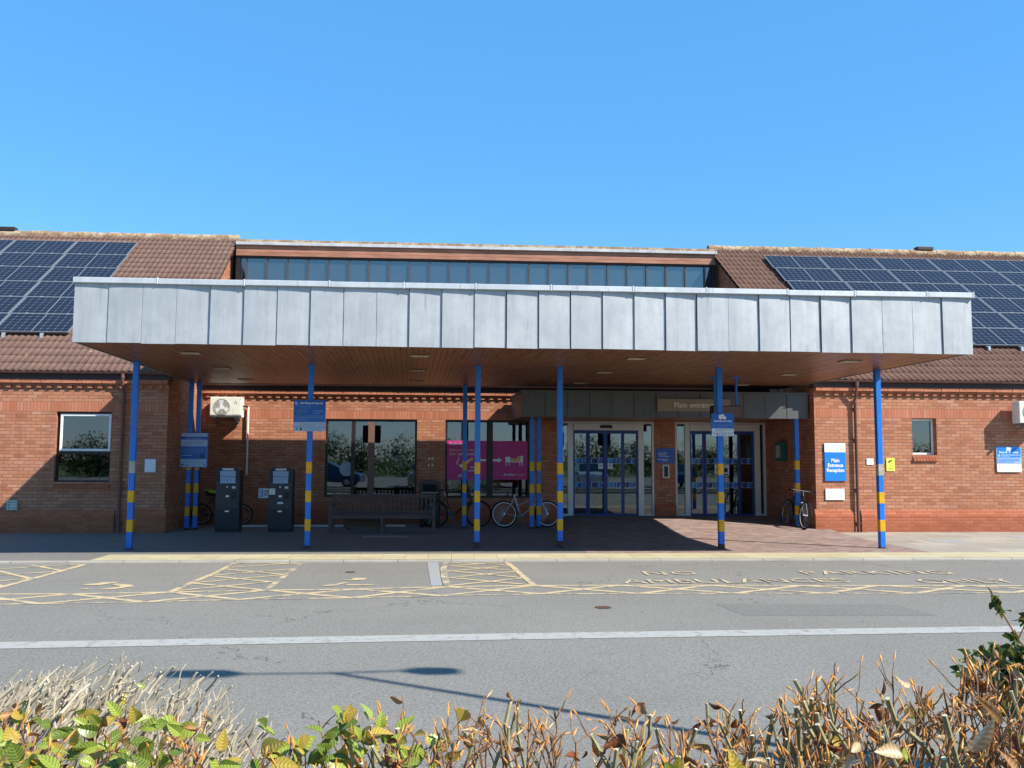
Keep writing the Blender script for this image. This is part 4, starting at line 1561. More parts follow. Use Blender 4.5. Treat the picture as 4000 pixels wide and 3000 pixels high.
d = Vector((.38, 0, .25)).normalized()
q = Vector((-d.z, 0, d.x))
c = Vector((-.56, -.0045, -.06))
mb.obox(c - d * .08, d * .13, Vector((0, .001, 0)), q * .036)
mb.tube([(-.79, -.0045, -.13), (-.81, -.0045, -.05), (-.76, -.0045, .03), (-.78, -.0045, .1)], [.02, .016, .012, .004], 6)
for a, b in ((-.23, -.03),):
    mb.box(a, b, -.0055, -.0035, -.025, .025)
mb.prism([(.145, -.028), (.29, -.028), (.29, -.068), (.39, 0), (.29, .068), (.29, .028), (.145, .028)], -.0055, -.0035)
mb.box(.48, .95, -.0055, -.0035, -.055, -.035)
for x in (.49, .57, .86, .93):
    mb.box(x, x + .02, -.0055, -.0035, -.15, -.056)
mb.prism(rrect(.48, .62, -.034, .09, .01), -.0055, -.0035)
mb.prism(rrect(.88, .955, -.034, .12, .02), -.0055, -.0035)
mb.build('banner_pictogram', 'paper', S)
mb = MB()
mb.obox(c + d * .13, d * .075, Vector((0, .001, 0)), q * .036)
mb.prism([(.63, -.034), (.87, -.034), (.87, .1), (.83, .13), (.79, .05), (.63, .05)], -.0055, -.0035)
mb.build('banner_pictogram', 'gold', S)
small_print(S, -.78, -.62, -.45, -.38, 'paper', 2, -.008, 61)

# ------------------------------------------------------------------ wall mounted air conditioning
def ac_unit(u, y, z, label, pipe=True):
    t = thing('outdoor_unit', label, 'air conditioner', (u, y, z), 0, 'outdoor air conditioning units')
    mb = MB()
    mb.box(-.40, .40, -.15, .15, -.265, .265)
    mb.build('casing', 'acwhite', t, bevel=.02)
    mb = MB()
    mb.disc((-.10, .0), .215, -.154, -.15, 36)
    g = mb.build('fan_opening', 'acgrey', t)
    mb = MB()
    for r in (.05, .085, .12, .155, .19, .213):
        mb.ring((-.10, -.158, 0), r, .003, n=32, m=5)
    for i in range(4):
        a = i * pi / 4
        mb.tube([(-.1 - .21 * cos(a), -.158, -.21 * sin(a)), (-.1 + .21 * cos(a), -.158, .21 * sin(a))], .003, 5)
    mb.build('grille', 'acwhite', g)
    mb = MB()
    mb.disc((-.1, 0), .055, -.162, -.154, 20)
    for i in range(3):
        a = i * 2 * pi / 3 + 1.2
        p = [(-.1 + .05 * cos(a), .05 * sin(a)), (-.1 + .18 * cos(a + .1), .18 * sin(a + .1)), (-.1 + .19 * cos(a + .75), .19 * sin(a + .75)), (-.1 + .05 * cos(a + 1.1), .05 * sin(a + 1.1))]
        mb.prism(p, -.1565, -.1545)
    mb.build('fan', 'paper', g)
    mb = MB()
    mb.box(.18, .34, -.153, -.15, -.2, -.02)
    mb.build('service_panel', 'acwhite', t)
    mb = MB()
    for dx, dz in ((0, .026), (-.028, -.022), (.028, -.022)):
        mb.prism([(.25 + dx - .012, .12 + dz), (.25 + dx, .12 + dz + .024), (.25 + dx + .012, .12 + dz), (.25 + dx, .12 + dz - .024)], -.1535, -.1515)
    mb.build('emblem', 'rust', t)
    for x in (-.26, .27):
        mb = MB()
        mb.box(x - .02, x + .02, -.2, .19, -.31, -.268)
        mb.box(x - .02, x + .02, .155, .195, -.42, -.31)
        mb.obox((x, -.0, -.36), (.016, 0, 0), (0, .19, -.05), (0, .004, .016))
        mb.build('bracket', 'galv', t, bevel=.003)
    if pipe:
        mb = MB()
        mb.tube([(.4, .0, .03), (.47, .02, .03), (.5, .1, .02)], .022, 8)
        mb.build('pipe_elbow', 'black', t)
        mb = MB()
        mb.box(.485, .527, .15, .2, -1.76, .03)
        mb.build('pipe_trunking', 'acwhite', t, bevel=.006)
    return t


ac_unit(-5.705, 2.85, 3.01, 'cream outdoor unit with fan grille high on the wall above the left ticket machine')
ac_unit(14.03, .02, 2.89, 'outdoor unit cut off by the right edge, above the drop off sign', False)

# small wall fittings
t = thing('wall_vent', 'pale grey green vent cover low on the left wing wall', 'vent', (-9.85, .29, .622))
mb = MB()
frame(mb, -.115, .115, -.115, .115, -.05, .045, .06)
mb.box(-.07, .07, -.03, .01, -.07, .07)
mb.build('cover', 'greenvent', t, bevel=.012)
mb = MB()
for z in (-.035, .035):
    mb.obox((0, -.035, z), (.06, 0, 0), (0, .012, -.01), (0, .004, .006))
mb.build('louvre', 'acwhite', t)
for i, (x, z) in enumerate(((-.455, 1.701), (-.365, 1.702), (-.46, 1.528), (-.364, 1.528))):
    mb = MB()
    mb.disc((0, 0), .026, -.05, .0, 16)
    o = mb.build('vent_cap', 'paper', loc=(x + K * 3.1, 3.1, z), bevel=.004)
    tag(o, ['pale round wall cap, upper left of the four between the recess windows', 'pale round wall cap, upper right of the four between the recess windows', 'pale round wall cap, lower left of the four between the recess windows', 'pale round wall cap, lower right of the four between the recess windows'][i], 'vent cap', 'round caps on the recess wall')
t = thing('defibrillator_cabinet', 'dark green cabinet on the shaded return wall behind the right porch post', 'cabinet', (8.74, 2.05, 1.93))
mb = MB()
mb.box(-.16, -.002, -.22, .22, -.25, .25)
mb.build('cabinet_body', 'green', t, bevel=.02)
mb = MB()
mb.box(-.164, -.1605, -.14, .14, -.16, .16)
mb.build('front_label', 'greenvent', t)
# ------------------------------------------------------------------ ticket machines
def machine(u, label, extra):
    t = thing('ticket_machine', label, 'ticket machine', (u, .62, .0), 0, 'ticket machines')
    w = .275
    mb = MB()
    prof = rrect(-w, w, .0, 1.48, .05)
    prof = [(x, z) for x, z in prof]
    mb.prism([(-w, .06), (w, .06), (w, 1.42), (w - .03, 1.46), (w - .07, 1.48), (-w + .07, 1.48), (-w + .03, 1.46), (-w, 1.42)], -.17, .17)
    mb.build('cabinet', 'navy', t, bevel=.012)
    mb = MB()
    mb.box(-w + .01, w - .01, -.155, .16, -.02, .06)
    mb.build('base', 'black', t)
    mb = MB()
    mb.prism(rrect(-w + .02, w - .02, .53, 1.16, .05), -.182, -.1705)
    mb.build('front_panel', 'panelgrey', t, bevel=.003)
    mb = MB()
    mb.prism([(-.17, 1.12), (.17, 1.12), (.175, 1.40), (-.175, 1.40)], -.19, -.1705)
    f = mb.build('tariff_board', 'paleblue', t, bevel=.003)
    small_print(f, -.155, .155, 1.29, 1.37, 'signgrey', 3, .179, 5)
    small_print(f, -.155, .155, 1.15, 1.265, 'signgrey', 5, .179, 6)
    mb = MB()
    mb.box(-.165, .165, -.192, -.1905, 1.272, 1.284)
    mb.build('tariff_line', 'darkprint', f)
    mb = MB()
    mb.box(-.125, .125, -.18, -.1705, 1.42, 1.462)
    mb.build('heading_label', 'paper', t)
    for x0, x1, z0, z1, mt, nm in ((-.035, .035, .80, .845, 'chrome', 'coin_slot'), (.09, .2, .76, .92, 'black', 'card_reader'), (-.06, .07, .645, .69, 'paper' if extra else 'panelgrey', 'ticket_tray'), (-.045, .05, .46, .495, 'chrome', 'lock'), (-.02, .01, 1.02, 1.05, 'chrome', 'button'), (.1, .18, 1.0, 1.05, 'paper', 'sticker')):
        mb = MB()
        mb.prism(rrect(x0, x1, z0, z1, .008), -.194, -.1825 if z0 > .53 else -.171)
        mb.build(nm, mt, t)
    if extra:
        mb = MB()
        frame(mb, -.255, -.115, .86, 1.0, -.2, .02, .017)
        mb.box(-.235, -.135, -.19, -.183, .88, .98)
        mb.build('keypad', 'acwhite', t)
    return t


machine(-5.135, 'black ticket machine with a bicycle parked behind it, left of the pair', False)
machine(-3.935, 'black ticket machine with a cream keypad, right of the pair', True)
S = sign_root('disabled_parking_sign', 'small white sign with two blue symbols on the left side of the right ticket machine', -4.34, .62, .885)
board(S, .25, .22, .006, 'paper', .012)
for z in (.05, -.05):
    mb = MB()
    mb.box(-.105, -.02, -.0085, -.0055, z - .042, z + .042)
    mb.build('symbol_panel', 'signblue', S)
text('P', .08, (-.062, -.0075, .05), 'letterwhite', S, bold=.002)
mb = MB()
mb.disc((-.075, -.022), .008, -.0105, -.008)
mb.prism([(-.082, -.032), (-.068, -.032), (-.064, -.055), (-.05, -.058), (-.036, -.08), (-.046, -.08), (-.058, -.066), (-.078, -.062)], -.0105, -.008)
mb.build('wheelchair_symbol', 'letterwhite', S)
small_print(S, -.005, .11, -.07, .08, 'darkprint', 5, -.004, 71)

# ------------------------------------------------------------------ bench, bin, rail, box
B = thing('park_bench', 'long dark slatted wooden bench facing the road under the canopy', 'bench', (-1.585, .35, 0))
for x in (-1.19, 0, 1.19):
    mb = MB()
    mb.box(x - .035, x + .035, -.1, -.03, 0, .62 if x else .38)
    mb.build('leg', 'wood_dark', B, bevel=.005)
    mb = MB()
    mb.prism([(.38, 0), (.45, 0), (.47, .42), (.56, .86), (.5, .87), (.40, .42)], x - .035, x + .035, axis='x')
    mb.build('leg', 'wood_dark', B, bevel=.005)
    if x:
        mb = MB()
        mb.box(x - .04, x + .04, -.13, .5, .62, .655)
        mb.build('armrest', 'wood_dark', B, bevel=.008)
mb = MB()
for k in range(6):
    y = -.1 + k * .083
    mb.box(-1.16, 1.16, y, y + .07, .405 - k * .004, .43 - k * .004)
mb.build('seat', 'wood_dark', B, bevel=.004)
mb = MB()
mb.box(-1.155, 1.155, -.085, -.055, .315, .40)
mb.box(-1.155, 1.155, .40, .43, .315, .385)
mb.build('seat_rail', 'wood_dark', B, bevel=.004)
mb = MB()
T = Vector((0, .09, .38))
mb.obox((0, .515, .815), (1.155, 0, 0), (0, .022, 0), (0, .012, .04))
mb.obox((0, .428, .445), (1.155, 0, 0), (0, .02, 0), (0, .008, .03))
for i in range(22):
    x = -1.1 + i * 2.2 / 21
    mb.obox((x, .472, .63), (.024, 0, 0), (0, .011, 0), (0, .038, .155))
mb.build('backrest', 'wood_dark', B, bevel=.003)

B = thing('litter_bin', 'black hooded litter bin with a pale band behind the right end of the bench', 'bin', (-.44, 2.2, 0))
mb = MB()
mb.prism([(-.25, .02), (.25, .02), (.26, .82), (-.26, .82)], -.22, .22)
mb.build('body', 'black', B, bevel=.02)
mb = MB()
prof = [(-.27, .842), (.27, .842), (.265, 1.08)] + [(.265 * cos(t), 1.08 + .085 * sin(t)) for t in np.linspace(.3, pi - .3, 7)] + [(-.265, 1.08)]
mb.prism(prof, -.235, .235)
h = mb.build('hood', 'navy', B, bevel=.015)
mb = MB()
mb.prism(rrect(-.17, .17, .89, 1.06, .04), -.24, -.2355)
mb.build('opening', 'gap', h)
mb = MB()
mb.box(-.22, .22, -.243, -.2355, .842, .856)
mb.build('band', 'lettercream', B)
small_print(B, -.11, .11, .775, .8, 'lettercream', 1, .212, 81)
mb = MB()
mb.prism([(.0, .5), (.06, .53), (.06, .62), (.02, .61), (.04, .57), (.0, .54)], -.226, -.2215)
mb.build('arrow_sticker', 'signyellow', B)

B = thing('ground_rail', 'pale tubular rail running low along the ground behind the machines and bench', 'rail', (-3.1, 1.72, 0))
mb = MB()
mb.tube([(-2.0, -.08, .045), (2.05, .0, .045)], .022, 10)
mb.build('tube', 'paper', B)
for x in (-1.9, -.6, .6, 1.95):
    mb = MB()
    mb.box(x - .02, x + .02, -.05, .0, -.02, .03)
    mb.build('foot', 'galv', B)
B = thing('wooden_box', 'low brown board box standing behind the bench legs', 'box', (-2.0, 1.15, 0))
mb = MB()
for z in (.05, .125, .2):
    mb.box(-.48, .40, -.2, -.18, z, z + .07)
    mb.box(-.48, .40, .18, .2, z, z + .07)
mb.build('side_board', 'cardboard', B, bevel=.004)
for x in (-.5, .401):
    mb = MB()
    mb.box(x, x + .019, -.2, .2, .05, .27)
    mb.build('end_board', 'cardboard', B)
mb = MB()
for x in (-.45, .36):
    mb.box(x, x + .05, -.17, .17, 0, .05)
mb.build('foot', 'cardboard', B)


# ------------------------------------------------------------------ bicycles
def bicycle(label, loc, rz, paint, r=.335, wb=1.06, lean=.0, saddle=True, tyre='rubber', rim='rim', slope=False, basket=False, steer=0.):
    t = thing('bicycle', label, 'bicycle', loc, rz, 'parked bicycles')
    t.rotation_euler = (lean, 0, rz)
    hb = (-wb / 2, 0, r)
    hf = (wb / 2, 0, r)
    bb = (-wb / 2 + .42, 0, r - .06)
    st = (-wb / 2 + .27, 0, r + .42)
    hd = (wb / 2 - .2, 0, r + .46)
    hl = (wb / 2 - .165, 0, r + .34)
    mb = MB()
    P = lambda *a: mb.tube(a[:-1], a[-1], 8)
    P(bb, st, .016)
    P(st if not slope else tuple(np.array(bb) + (np.array(st) - np.array(bb)) * .55), hd, .015)
    P(bb, hl, .019)
    P(hd, hl, .02)
    for s in (-.055, .055):
        P((hb[0], s, hb[2]), (bb[0], s * .5, bb[2]), .009)
        P((hb[0], s, hb[2]), (st[0], s * .3, st[2] - .02), .008)
    mb.build('frame', paint, t, smooth=True)
    mb = MB()
    for s in (-.055, .055):
        mb.tube([(hl[0] + .01, s, hl[2] - .05), (hf[0] - .04, s, hf[2] + .1), (hf[0], s, hf[2])], [.014, .012, .009], 8)
    mb.tube([(hl[0] + .01, -.06, hl[2] - .05), (hl[0] + .01, .06, hl[2] - .05)], .014, 8)
    mb.build('fork', paint if paint != 'bikedark' else 'bikegrey', t, smooth=True)
    for nm, c in (('rear_wheel', hb), ('front_wheel', hf)):
        mb = MB()
        mb.ring(c, r - .02, .02, n=40, m=8)
        wl = mb.build('wheel', tyre, t, smooth=True)
        mb = MB()
        mb.ring(c, r - .048, .013, n=40, m=6)
        mb.build('rim', rim, wl, smooth=True)
        mb = MB()
        for i in range(20):
            a = 2 * pi * i / 20
            s = .022 if i % 2 else -.022
            mb.tube([(c[0] + .02 * cos(a + .5), s, c[2] + .02 * sin(a + .5)), (c[0] + (r - .05) * cos(a), 0, c[2] + (r - .05) * sin(a))], .0013, 3, cap=False)
        mb.build('spokes', 'chrome', wl)
        mb = MB()
        mb.tube([(c[0], -.06, c[2]), (c[0], .06, c[2])], .018, 10)
        mb.build('hub', 'chrome', wl)
    mb = MB()
    mb.ring((bb[0], -.045, bb[2]), .085, .006, n=24, m=5)
    for s, a in ((-.06, 2.1), (.06, 2.1 + pi)):
        e = (bb[0] + .165 * cos(a), s * 1.2, bb[2] + .165 * sin(a))
        mb.tube([(bb[0], s, bb[2]), e], .01, 6)
        mb.box(e[0] - .04, e[0] + .04, min(e[1], e[1] + math.copysign(.09, s)), max(e[1], e[1] + math.copysign(.09, s)), e[2] - .012, e[2] + .012)
    mb.tube([(bb[0], -.06, bb[2]), (bb[0], .06, bb[2])], .02, 8)
    mb.build('crankset', 'bikegrey', t)
    mb = MB()
    top = tuple(np.array(st) + (np.array(st) - np.array(bb)) * (.30 if saddle else .14))
    mb.tube([st, top], .013, 8)
    sp = mb.build('seat_post', 'chrome', t)
    if saddle:
        mb = MB()
        mb.prism([(top[0] - .13, .07), (top[0] - .1, .085), (top[0] + .0, .035), (top[0] + .13, .018), (top[0] + .13, -.018), (top[0], -.035), (top[0] - .1, -.085), (top[0] - .13, -.07)], top[2], top[2] + .045, axis='z')
        mb.build('saddle', 'black', t, bevel=.012)
    mb = MB()
    sx, sz = hd[0] - .03, hd[2] + .09
    mb.tube([hd, (sx, 0, sz), (sx + .06, 0, sz + .02)], .014, 8)
    c, s = cos(steer), sin(steer)
    mb.tube([(sx + .06 - .28 * s, -.29 * c, sz + .03), (sx + .06 - .1 * s, -.12, sz + .02), (sx + .06 + .1 * s, .12, sz + .02), (sx + .06 + .28 * s, .29 * c, sz + .03)], .012, 8)
    h = mb.build('handlebar', 'bikegrey', t, smooth=True)
    mb = MB()
    for q in (-1, 1):
        mb.tube([(sx + .06 + q * .28 * s, q * .2, sz + .028), (sx + .06 + q * .28 * s, q * .31, sz + .031)], .017, 8)
    mb.build('grip', 'rubber', h)
    return t


bicycle('small bicycle with pale rims parked behind the left ticket machine', (-5.72, 2.72, 0), 0, 'bikedark', .27, 1.02, .12)
bicycle('dark bicycle between the litter bin and the front posts', (.22, 1.72, 0), .1, 'bikedark', .34, 1.09, -.08, rim='bikedark')
bicycle('pale silver bicycle without a saddle leaning on the twin porch posts', (1.95, 1.72, 0), .1, 'bikeblue', .335, 1.10, -.1, saddle=False, slope=True)
bicycle('dark bicycle seen nearly end on against the right porch post', (8.40, .74, .06), radians(-88), 'bikedark', .34, 1.02, -.12, steer=.2)
B = thing('saddle_bag', 'lime high visibility bag on the bicycle behind the left machine', 'bag', (-5.9, 2.62, .84))
mb = MB()
mb.obox((0, 0, 0), (.25, 0, -.03), (0, .05, 0), (.005, 0, .035))
mb.build('bag_cover', 'hivis', B, bevel=.015)
mb = MB()
mb.box(-.2, .2, -.045, .045, -.11, -.036)
mb.build('bag_body', 'black', B, bevel=.015)

# ------------------------------------------------------------------ things inside the cafe window
for i, (x, y, rz) in enumerate(((-1.55, 4.3, .3), (-2.75, 4.6, -.4), (-2.35, 5.6, 2.0))):
    t = thing('cafe_chair', ['orange cafe chair behind the right pane of the bench window', 'orange cafe chair behind the left pane of the bench window', 'orange cafe chair deepest inside the bench window'][i], 'chair', (x, y, .02), rz, 'orange chairs inside the window')
    mb = MB()
    mb.box(-.21, .21, -.21, .21, .43, .46)
    mb.build('seat', 'orange', t, bevel=.01)
    mb = MB()
    mb.obox((0, .22, .74), (.21, 0, 0), (0, .012, 0), (0, .03, .17))
    mb.build('backrest', 'orange', t, bevel=.01)
    for a in (-.18, .18):
        for b in (-.18, .2):
            mb = MB()
            mb.tube([(a, b, 0), (a * .95, b, .43 if b < 0 else .6)], .012, 6)
            mb.build('leg', 'chrome', t)
mb = MB()
mb.box(-.16, .16, -.004, .004, -.16, .16)
o = mb.build('window_poster', 'paper', loc=(-1.2 + K * 3.2, 3.24, 1.62))
tag(o, 'white poster stuck inside the right pane of the bench window', 'poster')

# ------------------------------------------------------------------ lamp post behind the viewer on the right, whose shadow crosses the road
SUN = Vector((.985, -.65, 1.0))
J = Vector((-.95, -12.83, -.03))
HL = 6.2
top = J + SUN * HL
t = thing('street_lamp', 'twin headed grey street lamp casting its shadow over the road', 'street lamp', (top.x, top.y, -.02), 0, shear=False)
mb = MB()
mb.tube([(0, 0, 0), (0, 0, .9), (0, 0, .95), (0, 0, HL)], [.07, .07, .05, .032], 12)
mb.build('column', 'lampgrey', t, smooth=True)
for s, L in ((-1, .62), (1, .42)):
    mb = MB()
    mb.tube([(0, 0, HL - .02), (s * .5, 0.02 * s, HL + .02), (s * (.62 if s > 0 else .72), .02 * s, HL + .02)], .02, 8)
    a = mb.build('arm', 'lampgrey', t)
    mb = MB()
    x0 = .62 if s > 0 else .72
    prof = [(s * x0, -.04), (s * (x0 + .12), -.11), (s * (x0 + L - .14), -.11), (s * (x0 + L), -.08), (s * (x0 + L), .08), (s * (x0 + L - .14), .11), (s * (x0 + .12), .11), (s * x0, .04)]
    mb.prism(prof if s > 0 else prof[::-1], HL - .02, HL + .07, axis='z')
    mb.build('lamp_head', 'lampgrey', t, bevel=.02)
mb = MB()
mb.box(-.42, .42, -.06, -.035, 2.35, 3.05)
mb.build('sign_board', 'signblue', t)
# ------------------------------------------------------------------ planting in the foreground
M['twig'] = plain('beech_twig_bark', '#86603f', .7, var=.3, vscale=40)
M['stem'] = plain('olive_stem_bark', '#8c8660', .7, var=.3, vscale=30, dirt=('#5b4a3a', .55, 25))
M['cut'] = plain('pale_cut_wood', '#d9cfae', .8)
M['bud'] = plain('beech_bud_scales', '#dd9a4c', .5, var=.3, vscale=60)
M['bare'] = plain('bleached_bare_twig', '#b8ac94', .8, var=.25, vscale=25, dirt=('#857a66', .6, 18))
M['dry1'] = leaf_mat('dry_leaf_tan', '#c08d55', '#a9713c', .3, .45, .4, '#d9b37c')
M['dry2'] = leaf_mat('dry_leaf_pale', '#d2b78d', '#c09a68', .25, .45, .45, '#e6d3b0')
M['dry3'] = leaf_mat('dry_leaf_russet', '#8a4f28', '#6d3a1e', .3, .45, .3, '#a86a3c')
M['gr1'] = leaf_mat('young_leaf_green', '#8b9f2c', '#9cae36', .36, .35, .6, '#c3cf72')
M['gr2'] = leaf_mat('yellow_green_leaf', '#b8a92f', '#c39a30', .38, .35, .55, '#dccb74')
M['gr3'] = leaf_mat('deep_green_leaf', '#546a1e', '#64782a', .33, .35, .55, '#98aa52')
M['rose'] = leaf_mat('dark_shrub_leaf', '#3c5a26', '#4c6a2c', .3, .35, .25)
M['rose2'] = leaf_mat('bronze_shrub_leaf', '#7f7c2e', '#6a6a2a', .35)
M['tree'] = leaf_mat('tree_leaf', '#2f421c', '#435826', .3, .5, 0)
M['tree2'] = leaf_mat('tree_leaf_light', '#4a6124', '#5d6e30', .3, .5, 0)
M['bark'] = plain('tree_bark', '#4d4035', .9, var=.3, vscale=12)


def unit(v):
    v = Vector(v)
    return v.normalized() if v.length > 1e-9 else Vector((0, 0, 1))


def rdir(r, spread=1.):
    return unit((r.gauss(0, 1), r.gauss(0, 1), r.gauss(0, 1) * spread))


def leaf(mb, base, d, nrm, L, W, curl=0., fold=.25, corr=.02, mi=0, nl=12, nw=6, veins=8, roll=0., twist=0., r=random):
    d = unit(d)
    n = Vector(nrm)
    n = unit(n - d * n.dot(d))
    s = d.cross(n)
    base = Vector(base)
    vs = []
    for i in range(nl + 1):
        t = i / nl
        w = W / 2 * (sin(pi * min(1, t ** .74)) ** .85 * (1.12 - .3 * t) if 0 < t < 1 else .0) + .0004
        w *= 1 + (.035 if i % 2 else -.02)
        c = base + d * (L * t * (1 - .25 * abs(curl) * t)) - n * (curl * L * t * t)
        tw = twist * t
        s2 = s * cos(tw) + n * sin(tw)
        n2 = n * cos(tw) - s * sin(tw)
        for k in range(nw + 1):
            u = 2 * k / nw - 1
            a = abs(u)
            if roll:
                ang = roll * u
                lat, hgt = sin(ang) / roll * w, (1 - cos(ang)) / abs(roll) * w
            else:
                lat, hgt = u * w * cos(fold), a * w * sin(fold)
            hgt += corr * W * cos(2 * pi * veins * (t - .3 * a * W / L)) * min(1, 3 * a) * (1 - .4 * t)
            vs.append(c + s2 * lat + n2 * hgt)
            mb.attr.append((u, t, veins))
    fs = [(i * (nw + 1) + k, i * (nw + 1) + k + 1, (i + 1) * (nw + 1) + k + 1, (i + 1) * (nw + 1) + k) for i in range(nl) for k in range(nw)]
    mb.add(vs, fs, mi)


def bud(mb, p, d, L, r0):
    d = unit(d)
    p = Vector(p)
    mb.tube([p, p + d * L * .3, p + d * L * .6, p + d * L], [r0 * .45, r0, r0 * .8, r0 * .1], 5)


def ztop(x):
    pts = [(-2.2, 1.13), (-1.3, 1.12), (-.9, 1.10), (-.55, 1.05), (-.40, 1.04), (-.2, 1.10), (0, 1.11), (.3, 1.11), (.55, 1.085), (.75, 1.105), (.95, 1.155), (1.15, 1.20), (1.5, 1.23), (2.4, 1.25)]
    for (a, b), (c, e) in zip(pts, pts[1:]):
        if x <= c:
            return b + (e - b) * (x - a) / (c - a)
    return pts[-1][1]


def yline(x):
    return -18.12 - .10 * (x + .3)


r = random.Random(21)
BH = thing('beech_hedge', 'clipped brown beech hedge with cut stems, long buds and withered leaves along the bottom right', 'hedge', (0, 0, 0), shear=False)
GH = thing('leafy_hedge', 'bright yellow green leafy hedge along the bottom left', 'hedge', (0, 0, 0), shear=False)
tw, bd, dl, gl = {}, {}, {}, {}
for h in ('b', 'g'):
    tw[h], bd[h], dl[h], gl[h] = MB(), MB(), MB(), MB()
LIGHT = unit((.55, -.75, .9))


def dry_leaf(mb, p, rr, big=1.):
    L = rr.uniform(.03, .058) * big
    leaf(mb, p, rdir(rr), rdir(rr) + LIGHT * .5, L, L * rr.uniform(.5, .68), rr.uniform(-.5, .7), corr=.02, mi=rr.choice([0, 0, 1, 2, 2]), nl=28, nw=6, veins=6, roll=rr.choice([-1, 1]) * rr.uniform(.9, 2.4), twist=rr.uniform(-1.4, 1.4))


def green_leaf(mb, p, rr, d=None, big=1.):
    L = rr.uniform(.036, .066) * big
    dd = d or unit((rr.gauss(0, .8), rr.gauss(-.25, .6), rr.gauss(.15, .5)))
    leaf(mb, p, dd, unit(LIGHT + rdir(rr) * .75), L, L * rr.uniform(.54, .68), rr.uniform(-.15, .4), fold=rr.uniform(.1, .6), corr=rr.uniform(.012, .026), mi=rr.choices([0, 1, 2], [6, 4, 3])[0], nl=44, nw=6, veins=7, twist=rr.uniform(-.4, .4))


def stem(h, x, y, z0, z1, rad, ntw, leafy=0., dry=0., lean=.25, budp=.9):
    mb = tw[h]
    lx, ly = r.gauss(0, lean) * .35, r.gauss(0, lean) * .3
    pts = []
    n = 5
    for i in range(n + 1):
        t = i / n
        pts.append(Vector((x + lx * t + r.gauss(0, .006), y + ly * t + r.gauss(0, .006), z0 + (z1 - z0) * t)))
    mb.tube(pts, [rad * (1.15 - .35 * i / n) for i in range(n + 1)], 6, mi=1 if rad > .0045 else 0)
    if rad > .0045:                           # the pale clipped end
        d = (pts[-1] - pts[-2]).normalized()
        mb.tube([pts[-1] - d * .001, pts[-1] + d * .0012], rad * .78, 6, mi=2)
    for k in range(ntw):
        t = r.uniform(.35, 1.)
        i = min(n - 1, int(t * n))
        p = pts[i].lerp(pts[i + 1], t * n - i)
        a = r.uniform(0, 2 * pi)
        d = unit((cos(a) * .75, sin(a) * .6, r.uniform(.25, 1.4)))
        ln = r.uniform(.02, .10)
        q = [p]
        for j in range(3):
            d = unit(d + rdir(r) * .28 + Vector((0, 0, .08)))
            q.append(q[-1] + d * ln / 3)
        if q[-1].z > ztop(q[-1].x) + .035:
            continue
        rt = min(rad * .6, r.uniform(.0011, .0021))
        mb.tube(q, [rt * 1.2, rt, rt, rt * .8], 5, mi=0)
        mb.cur = 3
        if r.random() < budp:
            bud(mb, q[-1], d + rdir(r) * .2, r.uniform(.018, .036), r.uniform(.002, .0032))
        if r.random() < .55:
            bud(mb, q[1], d + rdir(r) * .7, r.uniform(.014, .028), r.uniform(.0018, .0028))
        mb.cur = 0
        if r.random() < leafy:
            green_leaf(gl[h], q[-1], r)
        if r.random() < dry:
            dry_leaf(dl[h], q[-1], r)


def scatter(h, n, xa, xb, ya, yb, depth, fn):
    for _ in range(n):
        x = r.uniform(xa, xb)
        fn(x, yline(x) + r.uniform(ya, yb), ztop(x) - abs(r.gauss(0, depth)))


# right: dense withered beech
for _ in range(300):
    x = r.uniform(.58, 2.3)
    y = yline(x) + r.uniform(-.22, .34)
    zt = ztop(x) - abs(r.gauss(0, .05)) - (.03 if x < .75 else 0)
    stem('b', x, y, zt - r.uniform(.25, .5), zt, r.choice([.0022, .0028, .0035, .005, .007]), r.randint(3, 8), .01, .1)
scatter('b', 330, .62, 2.3, -.2, .32, .13, lambda x, y, z: dry_leaf(dl['b'], (x, y, z - .03), r))
# big pale curled leaves that catch the sun
for x, y, z, s in ((.98, -18.5, 1.2, 1.7), (1.06, -18.48, 1.23, 1.5), (.9, -18.45, 1.17, 1.2), (.82, -18.42, 1.16, 1.2), (.67, -18.4, 1.13, 1.1), (1.15, -18.5, 1.2, 1.5), (.78, -18.45, 1.1, 1.4), (1.02, -18.55, 1.12, 1.5)):
    for _ in range(1):
        L = r.uniform(.042, .054) * s
        leaf(dl['b'], (x + r.gauss(0, .02), y + r.gauss(0, .02), z - .03), unit((r.gauss(0, 1), r.gauss(0, .3), r.uniform(-.1, .9))), unit(LIGHT + rdir(r) * .5), L, L * .68, r.uniform(-.2, .5), corr=.018, mi=r.choice([0, 1, 1]), nl=40, nw=10, veins=7, roll=r.uniform(.9, 1.9), twist=r.uniform(-.9, .9))
# middle: sparse clipped stems, the road showing through
for _ in range(70):
    x = r.uniform(-.15, .66)
    y = yline(x) + r.uniform(-.15, .22)
    zt = ztop(x) - abs(r.gauss(0, .045)) + .005
    stem('b', x, y, zt - r.uniform(.2, .4), zt, r.choice([.002, .0026, .0035, .0055, .0075]), r.randint(3, 6), .02, .10)
scatter('b', 26, -.15, .62, -.15, .2, .07, lambda x, y, z: dry_leaf(dl['b'], (x, y, z - .035), r, .9))
for x in (.5, .58, .62):
    for _ in range(3):
        green_leaf(gl['b'], (x + r.gauss(0, .02), -18.32, 1.045 + r.uniform(0, .03)), r, big=1.15)
